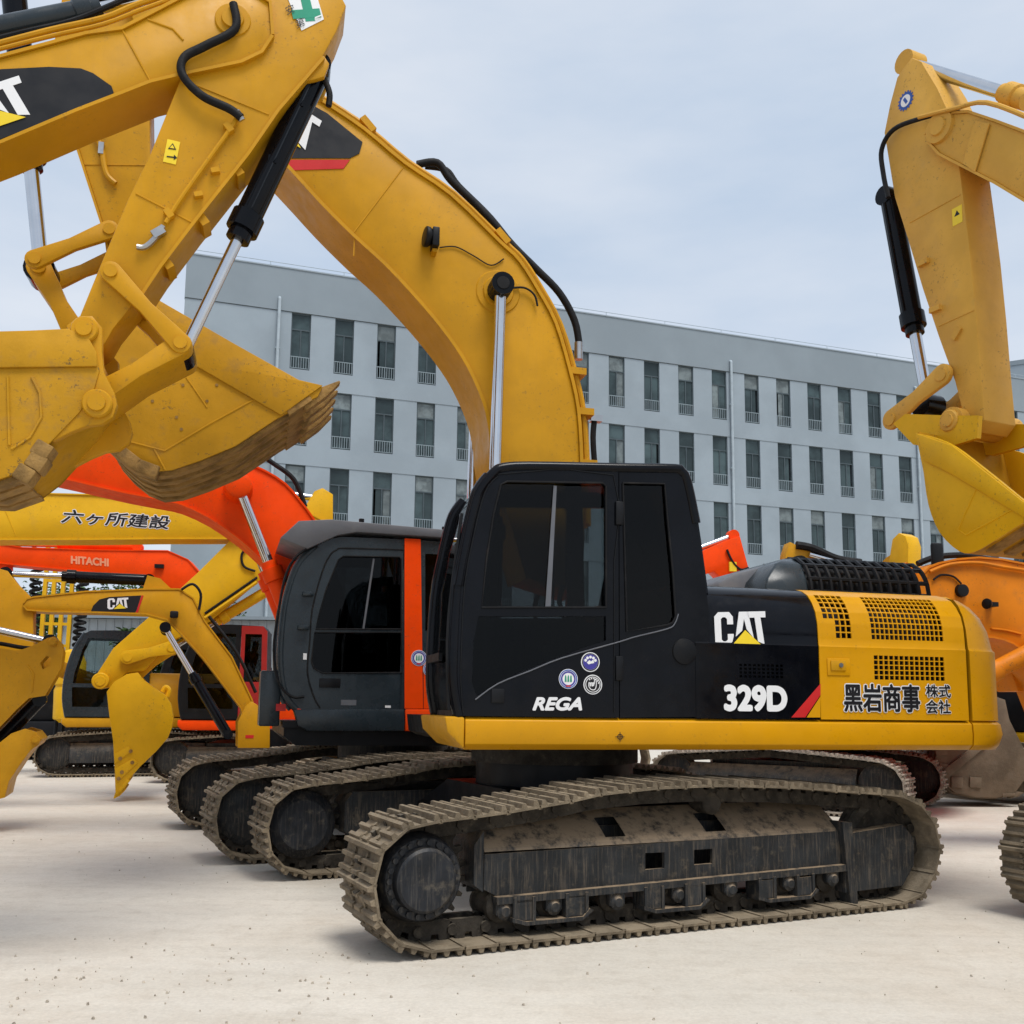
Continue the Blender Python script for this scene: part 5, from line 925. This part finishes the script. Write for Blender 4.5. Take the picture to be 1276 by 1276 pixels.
# ------------------------------------------------------------ orange excavator with white lettering, further back
E7 = root('crawler_excavator', (-5.4, 21.0, 188), 'orange crawler excavator with pale lettering on its low boom', 'excavator')
su = [(7.525,4.412),(6.036,4.592),(5.124,4.689),(4.686,4.621),(3.247,4.619),(1.828,4.65),(1.416,4.477),(1.175,4.214),(0.922,3.699),(0.675,2.951)]; s2 = [(7.341,4.013),(6.005,4.216),(5.096,4.31),(4.615,4.276),(3.598,4.208),(2.577,4.038),(1.847,3.825),(1.457,3.434),(1.23,2.773),(1.108,2.28)]
SB = boom(E7, su, s2, .25, 'orange'); q = [(3.726,4.487),(2.99,4.31)]; f3 = [(3.716,4.337),(2.989,4.301),(3.726,4.487)]; text(SB, 'HITACHI', .25, 1, (f3[0], f3[1], f3[2]), 'faded_letter', bold=.01)
a = [(2.483,4.751),(5.526,4.749)]; ram(E7, (a[0][0], 0, a[0][1]), (a[1][0], 0, a[1][1]), .5, .1, .06, 'orange'); q = [(2.059,4.365),(1.879,4.287)]; MB().bb(q[1][0], q[0][0], .26, .34, q[1][1], q[0][1]).build('work_lamp', 'satin_black', SB)
MB().prism([(5.817,4.506),(4.999,4.365),(4.883,3.207),(4.942,1.095),(5.549,1.09)], -.2, .2).build('stick', 'orange', E7)
body(E7, -.3, 'orange', 'satin_black', 'red_paint', detail=1, cabz=3.05)
# ------------------------------------------------------------ machine with the clear cab
E8 = root('crawler_excavator', (-8.2, 22.4, 200), 'yellow crawler excavator with clear cab windows and low tracks beyond the hanging bucket', 'excavator')
body(E8, 0, 'cat_yellow', 'slate_paint', detail=2, boomfoot=True)
MB().prism([(.2, 1.9), (.6, 1.95), (2.2, 2.6), (3.0, 2.2), (3.1, 1.9), (2.2, 2.25), (.7, 1.6), (.3, 1.6)], -.2, .2).build('boom', 'cat_yellow', E8, bev=.01)
# ------------------------------------------------------------ yellow arm at the left edge
E9 = root('crawler_excavator', (-5.963, 12.318, 20), 'ochre excavator arm with a diamond cut-out and black cylinder low over the yard', 'excavator')
qs = [(-1.981,2.554),(-0.816,2.317),(-0.29,2.161),(-0.096,2.138),(0.059,2.201),(0.221,2.304),(0.301,2.327),(0.378,2.25),(0.412,2.143),(0.398,1.936),(0.32,1.768),(0.241,1.601),(0.067,1.57),(-0.064,1.425),(-0.223,1.223),(-0.843,0.491),(-1.479,0.367)]; qh = [(0.161,1.999),(0.227,2.088),(0.282,2.061),(0.271,1.962),(0.193,1.921)]
QS = MB().plate(qs, [qh], -.2, -.165).build('stick', 'cat_yellow', E9); MB().plate(qs, [qh], .165, .2).build('side_plate', 'cat_yellow', QS); MB().prism([(-1.977,2.508),(-0.812,2.269),(-0.286,2.113),(-0.023,2.101),(0.075,1.958),(0.007,1.666),(-0.23,1.328),(-0.85,0.583),(-1.487,0.457)], -.16, .16).build('core', 'cat_yellow', QS)
pin(QS, *[(0.287,2.257)][0], -.2, -.24, .05, 'cat_yellow'); weld(QS, [(0.021,1.976),(0.1,1.861),(0.096,1.648)], -.2, -1, 'cat_yellow', .01)
a = [(-1.716,2.678),(0.244,2.267)]; ram(E9, (a[0][0], 0, a[0][1]), (a[1][0], 0, a[1][1]), .5, .09, .045); a = [(0.174,1.552),(-0.708,0.472)]; ram(E9, (a[0][0], 0, a[0][1]), (a[1][0], 0, a[1][1]), .75, .08, .045)
a = [(-0.557,2.184),(-0.296,2.163),(-0.101,2.13),(0.042,2.115)]; MB().tube([(x, -.1, z + .06) for x, z in a], .025, 8).build('hose', 'rubber', QS)
qb = [(-0.663,0.731),(-0.186,1.051),(-0.074,1.154),(0.068,1.21),(0.191,1.173),(0.258,1.088),(0.228,1.022),(0.145,0.956),(0.037,0.779),(-0.061,0.595),(-0.079,0.494),(-0.09,0.411),(-0.222,0.377),(-0.636,0.368)]; qp = [(0.191,1.173),(0.258,1.088),(0.228,1.022),(0.145,0.956),(0.037,0.779),(-0.061,0.595),(-0.09,0.411),(-0.222,0.377),(-0.636,0.368)]; QK = bucket(E9, qb, qp, .38, (-1, -.05), side='cat_yellow', shell='cat_yellow', teeth=3, nr=0)
pin(QK, *[(0.198,1.078)][0], -.39, -.43, .05, 'cat_yellow')
MB().prism([(-2.031,2.569),(-3.672,2.14),(-4.286,1.256),(-3.973,0.914),(-3.31,1.438),(-1.895,1.917)], -.16, .16).build('boom', 'cat_yellow', E9, bev=.008)
body(E9, -5.6, 'cat_yellow', 'satin_black', detail=0)

# ------------------------------------------------------------ right-hand background
EA = root('crawler_excavator', (5.309, 11.448, 190), 'amber orange crawler excavator with broad boom just beyond the yellow counterweight', 'excavator')
eu = [(1.008,2.382),(0.893,2.786),(0.783,3.051),(0.58,3.176),(0.087,3.258),(-0.488,3.205),(-1.032,3.03),(-1.72,2.446),(-2.165,1.444)]; el = [(0.636,2.035),(0.53,2.197),(0.427,2.306),(0.276,2.354),(0.076,2.386),(-0.172,2.356),(-0.427,2.235),(-0.748,1.88),(-1.003,1.167)]
AB = boom(EA, sm2(eu, 2), sm2(el, 2), .3, 'amber'); a = [(0.715,3.083),(0.464,3.173),(0.115,3.204),(-0.185,3.169),(-0.588,3.128)]; MB().tube([(x, .33, z) for x, z in a], .02, 8).build('pipe', 'amber', AB); MB().tube([(x, .1, z + .12) for x, z in a], .035, 8).build('hose', 'rubber', AB)
q = [(0.326,2.883)][0]; MB().lathe((q[0], .3, q[1]), (0, 1, 0), [(0, .075), (.05, .07), (.055, .04)], 20).build('pin_boss', 'satin_black', AB); q = [(0.028,2.73)][0]; lm_ = MB().lathe((q[0] + .03, .42, q[1]), (1, .4, 0), [(0, .03), (.03, .055), (.06, .06), (.065, .05)], 18); lm_.box((q[0] - .04, .36, q[1]), (.08, .12, .05)); lm_.build('work_lamp', 'satin_black', AB)
a = [(0.327,2.961),(0.422,3.039),(0.569,3.052),(0.67,2.994)]; MB().tube([(x, .32, z) for x, z in a], .012, 6).build('cable', 'rubber', AB); a = [(-0.023,2.466),(-0.202,2.452),(-0.4,2.412)]; MB().tube([(x, .31, z) for x, z in a], .012, 6).build('pipe', 'amber', AB)
a = [(0.343,1.859),(-0.516,2.262)]; ram(EA, (a[1][0], .45, a[1][1]), (a[0][0], .45, a[0][1]), .8, .1, .06, 'amber')
MB().prism([(0.719,3.066),(0.935,2.66),(1.06,2.031),(1.231,1.414),(1.469,1.412),(1.346,2.114),(1.119,2.925),(0.91,3.205)], -.2, .2).build('stick', 'amber', EA)
MB().prism([(-0.456,2.438),(-1.04,2.375),(-1.001,1.782),(-0.703,1.778),(-0.594,2.079)], -.6, -.2).build('arm_base', 'amber', EA, bev=.02)
body(EA, -4.3, 'amber', 'satin_black', detail=1, hz=1.9, cabin=False)
GB = root('digging_bucket', (7.851, 17.027, 185), 'mud-grey digging bucket resting on the concrete behind the counterweight', 'bucket')
gpoly = [(0.996,0.71),(0.93,0.968),(0.75,1.293),(0.406,1.57),(-0.103,1.785),(-0.267,1.735),(-0.33,1.368),(-0.666,0.72),(-0.524,0.435),(-0.331,0.203),(-0.013,0.15),(0.342,0.162),(0.666,0.225),(0.771,0.301),(0.953,0.479)]; gpath = [(-0.103,1.785),(0.406,1.57),(0.75,1.293),(0.93,0.968),(0.996,0.71),(0.953,0.479),(0.771,0.301),(0.666,0.225),(0.342,0.162),(-0.013,0.15),(-0.331,0.203)]
GBB = bucket(GB, gpoly, gpath, .5, (-1, .1), side='grey_bucket', shell='grey_bucket', teeth=4, tl=.18)
for q in [(0.889,0.904),(0.714,1.125),(0.848,0.609),(0.641,0.393),(0.472,1.037),(0.328,0.394)]: MB().box((q[0], .52, q[1]), (.2, .05, .17), 0, random.uniform(-.4, .4)).build('wear_block', 'grey_bucket', GBB, bev=.012)
q = [(0.932,0.557),(0.153,1.104),(0.09,1.001),(0.857,0.43)]; MB().prism(q, .515, .56).build('wear_bar', 'grey_bucket', GBB, bev=.008)
q = [(-0.275,1.788),(-0.623,1.041),(-0.791,0.585),(-0.424,0.974)]; MB().prism(q, -.3, .3).build('bucket_ear', 'grey_bucket', GBB)
EB = root('crawler_excavator', (4.75, 16.6, 145), 'dusty crawler excavator whose pale track shows under the black and yellow machine', 'excavator')
body(EB, 0, 'orange', 'satin_black', detail=2, ms='track_pale', cabz=2.5, hz=2.0)
EC = root('crawler_excavator', (6.4, 7.15, 205), 'crawler excavator showing only a dark track end beyond the black and yellow machine rear', 'excavator')
body(EC, 0, 'cat_yellow', 'satin_black', detail=2, gauge=3.0, w=.62)
EX = root('crawler_excavator', (-7.6, 26.5, 196), 'dark cabbed excavator standing back between the clear cab and the red-posted cab', 'excavator')
body(EX, 0, 'cat_yellow', 'satin_black', detail=1)
# three far arms above the engine hood
EO = root('crawler_excavator', (5.162, 23.721, 10), 'distant orange excavator with folded arm above the grey hood', 'excavator')
o1 = [(-2.184,3.795),(-1.59,4.533),(-0.585,5.299),(-0.015,5.555),(0.272,5.645),(0.386,5.22),(0.499,4.797),(0.207,4.439),(-0.194,4.58),(-0.392,4.766),(-0.634,4.68),(-1.4,3.817)]; OB = MB().prism(o1, -.2, .2).build('boom', 'orange', EO, bev=.01)
a = [(-1.353,4.976),(0.17,5.579)]; ram(EO, (a[0][0], 0, a[0][1] + .1), (a[1][0], 0, a[1][1] + .1), .3, .09, .07, 'orange'); MB().prism([(-0.122,5.201),(0.263,5.215),(0.277,3.864),(-0.126,3.853)], -.17, .17).build('stick', 'orange', EO); q = [(-0.025,5.003),(0.153,4.778)]; MB().bb(q[0][0], q[1][0], -.25, -.2, q[1][1], q[0][1]).build('decal', 'yellow_decal', EO)
a = [(-0.08,5.299),(0.056,5.013),(0.256,4.827),(0.46,4.873)]; MB().tube([(x, -.24, z) for x, z in a], .03, 6).build('hose', 'rubber', EO)
body(EO, -4.5, 'orange', 'satin_black', detail=0, cabz=2.8)
EY = root('crawler_excavator', (6.595, 21.742, 186), 'distant yellow excavator arm with black hose sloping above the hood guard', 'excavator')
o1 = [(0.753,3.667),(0.631,4.902),(0.533,5.171),(0.353,5.087),(-0.098,4.922),(-0.823,4.674),(-1.537,4.07),(-1.156,3.708),(-0.087,4.531),(0.302,3.677)]; OB = MB().prism(o1, -.18, .18).build('boom', 'cat_yellow', EY, bev=.01); a = [(0.404,5.101),(0.039,5.04),(-0.506,4.823),(-1.057,4.748)]; MB().tube([(x, .2, z) for x, z in a], .09, 8).build('hose', 'rubber', EY); a = [(0.135,4.895),(-0.777,4.669)]; MB().cyl((a[0][0], .25, a[0][1]), (a[1][0], .25, a[1][1]), .05).build('rod', 'chrome', EY)
a = [(0.565,4.656),(0.488,4.799),(0.269,4.841),(0.127,4.703)]; MB().tube([(x, .22, z) for x, z in a], .025, 6).build('hose', 'rubber', EY)
body(EY, -3.2, 'cat_yellow', 'satin_black', detail=0, cabz=2.7)
EZ = root('crawler_excavator', (8.073, 20.751, 120), 'distant light yellow excavator stick standing up behind the hood guard', 'excavator')
o1 = [(-0.115,5.089),(-0.281,5.201),(-0.436,5.112),(-0.504,4.901),(-0.46,4.406),(-0.408,2.924),(0.067,2.948),(0.037,4.462)]; OB = MB().prism(o1, -.2, .2).build('stick', 'light_yellow', EZ, bev=.01); MB().prism([(0.341,4.59),(0.147,4.739),(-0.02,4.804),(0.004,4.296),(0.353,4.332)], -.1, .1).build('lug', 'cat_yellow', EZ)
body(EZ, -3.5, 'light_yellow', 'satin_black', detail=0, cabz=2.7)

# ------------------------------------------------------------ piling mast, cylinder tank, trees at the far left
MR = root('piling_rig', (-12.6, 27.5, 10), 'yellow piling rig mast with dark spring coils beyond the orange boom', 'piling rig')
mb = MB()
for x in (-.35, -.12, .12, .35): mb.bb(x - .05, x + .05, -.06, .06, .8, 7.2)
for z in [1.2 + .6 * i for i in range(10)]: mb.bb(-.38, .38, -.05, .05, z, z + .08)
mb.build('mast', 'light_yellow', MR)
for x in (-.6, .62):
    MB().tube([(x + .13 * math.cos(t * .7), .13 * math.sin(t * .7), 1 + t * .02) for t in range(290)], .05, 5, 0).build('spring_coil', 'rubber', MR)
mb = MB(); mb.bb(-1.6, 1.6, -1.2, 1.2, .1, 1.0); mb.bb(-1.2, 1.2, -1, 1, 1, 2.2); mb.build('base', 'satin_black', MR, bev=.05)
TK = root('cement_tank', (-11.0, 25.0, 0), 'rounded pale yellow tank standing between the tracks far left', 'tank')
MB().lathe((0, 0, 1.0), (0, 0, 1), [(0, .22), (.1, .34), (.8, .36), (.9, .32), (.95, .36), (1.5, .35), (1.75, .24), (1.82, .05)], 28).build('vessel', 'light_yellow', TK)
for a in range(4): MB().cyl((.3 * math.cos(a * 1.57 + .78), .3 * math.sin(a * 1.57 + .78), 0), (.26 * math.cos(a * 1.57 + .78), .26 * math.sin(a * 1.57 + .78), 1.15), .05, n=8).build('leg', 'satin_black', TK)
SH = root('storage_shed', (-16.4, 36.0, 0), 'low grey sheet-metal shed behind the small machines, under the tree tops', 'shed')
mb = MB(); mb.bb(0, 8.6, 0, 5, 0, 4.5); mb.build('wall', 'shed_sheet', SH); MB().prism_x([(-.3, 4.5), (5.3, 4.9), (5.3, 5.0), (-.3, 4.62)], -.2, 8.8).build('roof', 'parapet_paint', SH)
rbm = MB().bb(-.02, .02, -.035, 0, .02, 4.48).mesh('wall_rib', 'shed_sheet')
for k in range(28): ob('wall_rib', rbm, SH, (.16 + k * .306, 0, 0))
for k in range(3): dd = MB().bb(1 + k * 2.7, 2.6 + k * 2.7, -.06, -.037, 1.4, 2.6).build('window', 'window_frame', SH); MB().bb(1.08 + k * 2.7, 2.52 + k * 2.7, -.07, -.062, 1.48, 2.52).build('pane', 'window_glass', dd)
leafm = MB().add([(-.5, 0, 0), (0, .22, .05), (.5, 0, 0), (0, -.22, .05)], [(0, 1, 2, 3)])
def tree(x, y, h, cr, n, label, dark=False):
    t = tag(ob('tree', None, None, (x, y, 0)), label, 'tree', 'trees at the far left of the yard'); rr = random.Random(int(x * 10)); mb = MB(); mb.cyl((0, 0, -.05), (.1, 0, h * .55), .16, .09, 10)
    for i in range(7): an = i * 2.4; mb.cyl((.06, 0, h * (.3 + .04 * i)), (cr * .7 * math.cos(an), cr * .7 * math.sin(an), h * (.55 + .05 * i)), .06, .02, 6)
    mb.build('trunk', 'bark', t); cm = MB(); cl = [(rr.uniform(-.7, .7) * cr, rr.uniform(-.7, .7) * cr, h * rr.uniform(.45, .92), rr.uniform(.3, .5) * cr) for _ in range(22)]
    for i in range(n):
        c_ = rr.choice(cl); d = V((rr.gauss(0, 1), rr.gauss(0, 1), rr.gauss(0, .8))).normalized() * c_[3] * rr.uniform(.5, 1.05); p = V(c_[:3]) + d
        if p.z < .4: continue
        m_ = Matrix.Rotation(rr.uniform(0, 6.3), 3, 'Z') @ Matrix.Rotation(rr.uniform(-1, 1), 3, 'X') @ Matrix.Rotation(rr.uniform(-1, 1), 3, 'Y'); s_ = rr.uniform(.14, .30)
        cm.add([p + m_ @ (q * s_) for q in leafm.v], leafm.f)
    cm.build('crown', 'leaf', t)
tree(-21.5, 44, 6.6, 2.6, 9000, 'green tree beside the piling rig mast, left of the spring coils'); tree(-16.8, 42, 6.4, 2.6, 9000, 'green tree above the small yellow boom, right of the piling rig'); tree(-14.2, 43, 6.3, 2.4, 9000, 'green tree over the white cylinder rod, nearest the grey block'); tree(-10.4, 29.5, 3.9, 1.3, 5000, 'dark leafy tree between the clear cab and the piling rig')
# scattered grit on the concrete
pb = MB(); rr = random.Random(5)
def grit(x, y, s_):
    n = 6; vs = [(x + s_ * math.cos(i * 1.05) * rr.uniform(.6, 1.1), y + s_ * math.sin(i * 1.05) * rr.uniform(.6, 1.1), -.003) for i in range(n)] + [(x + s_ * .5 * math.cos(i * 1.05 + .3), y + s_ * .5 * math.sin(i * 1.05 + .3), s_ * rr.uniform(.5, .9)) for i in range(n)]
    pb.add(vs, [tuple(range(n, 2 * n))] + [(i, (i + 1) % n, (i + 1) % n + n, i + n) for i in range(n)])
for i in range(420): grit(rr.uniform(-6, 6), rr.uniform(3.2, 14), rr.choice((.003, .004, .005, .006, .009)))
for i in range(110): grit(rr.gauss(-1.4, .8), rr.gauss(6.0, .5), rr.choice((.003, .004, .006, .010)))
for i in range(70): grit(rr.gauss(-2.6, .5), rr.gauss(5.6, .35), rr.choice((.003, .004, .006, .011)))
tag(pb.build('grit', 'pebble'), 'loose grit scattered over the concrete', 'grit', kind='stuff')
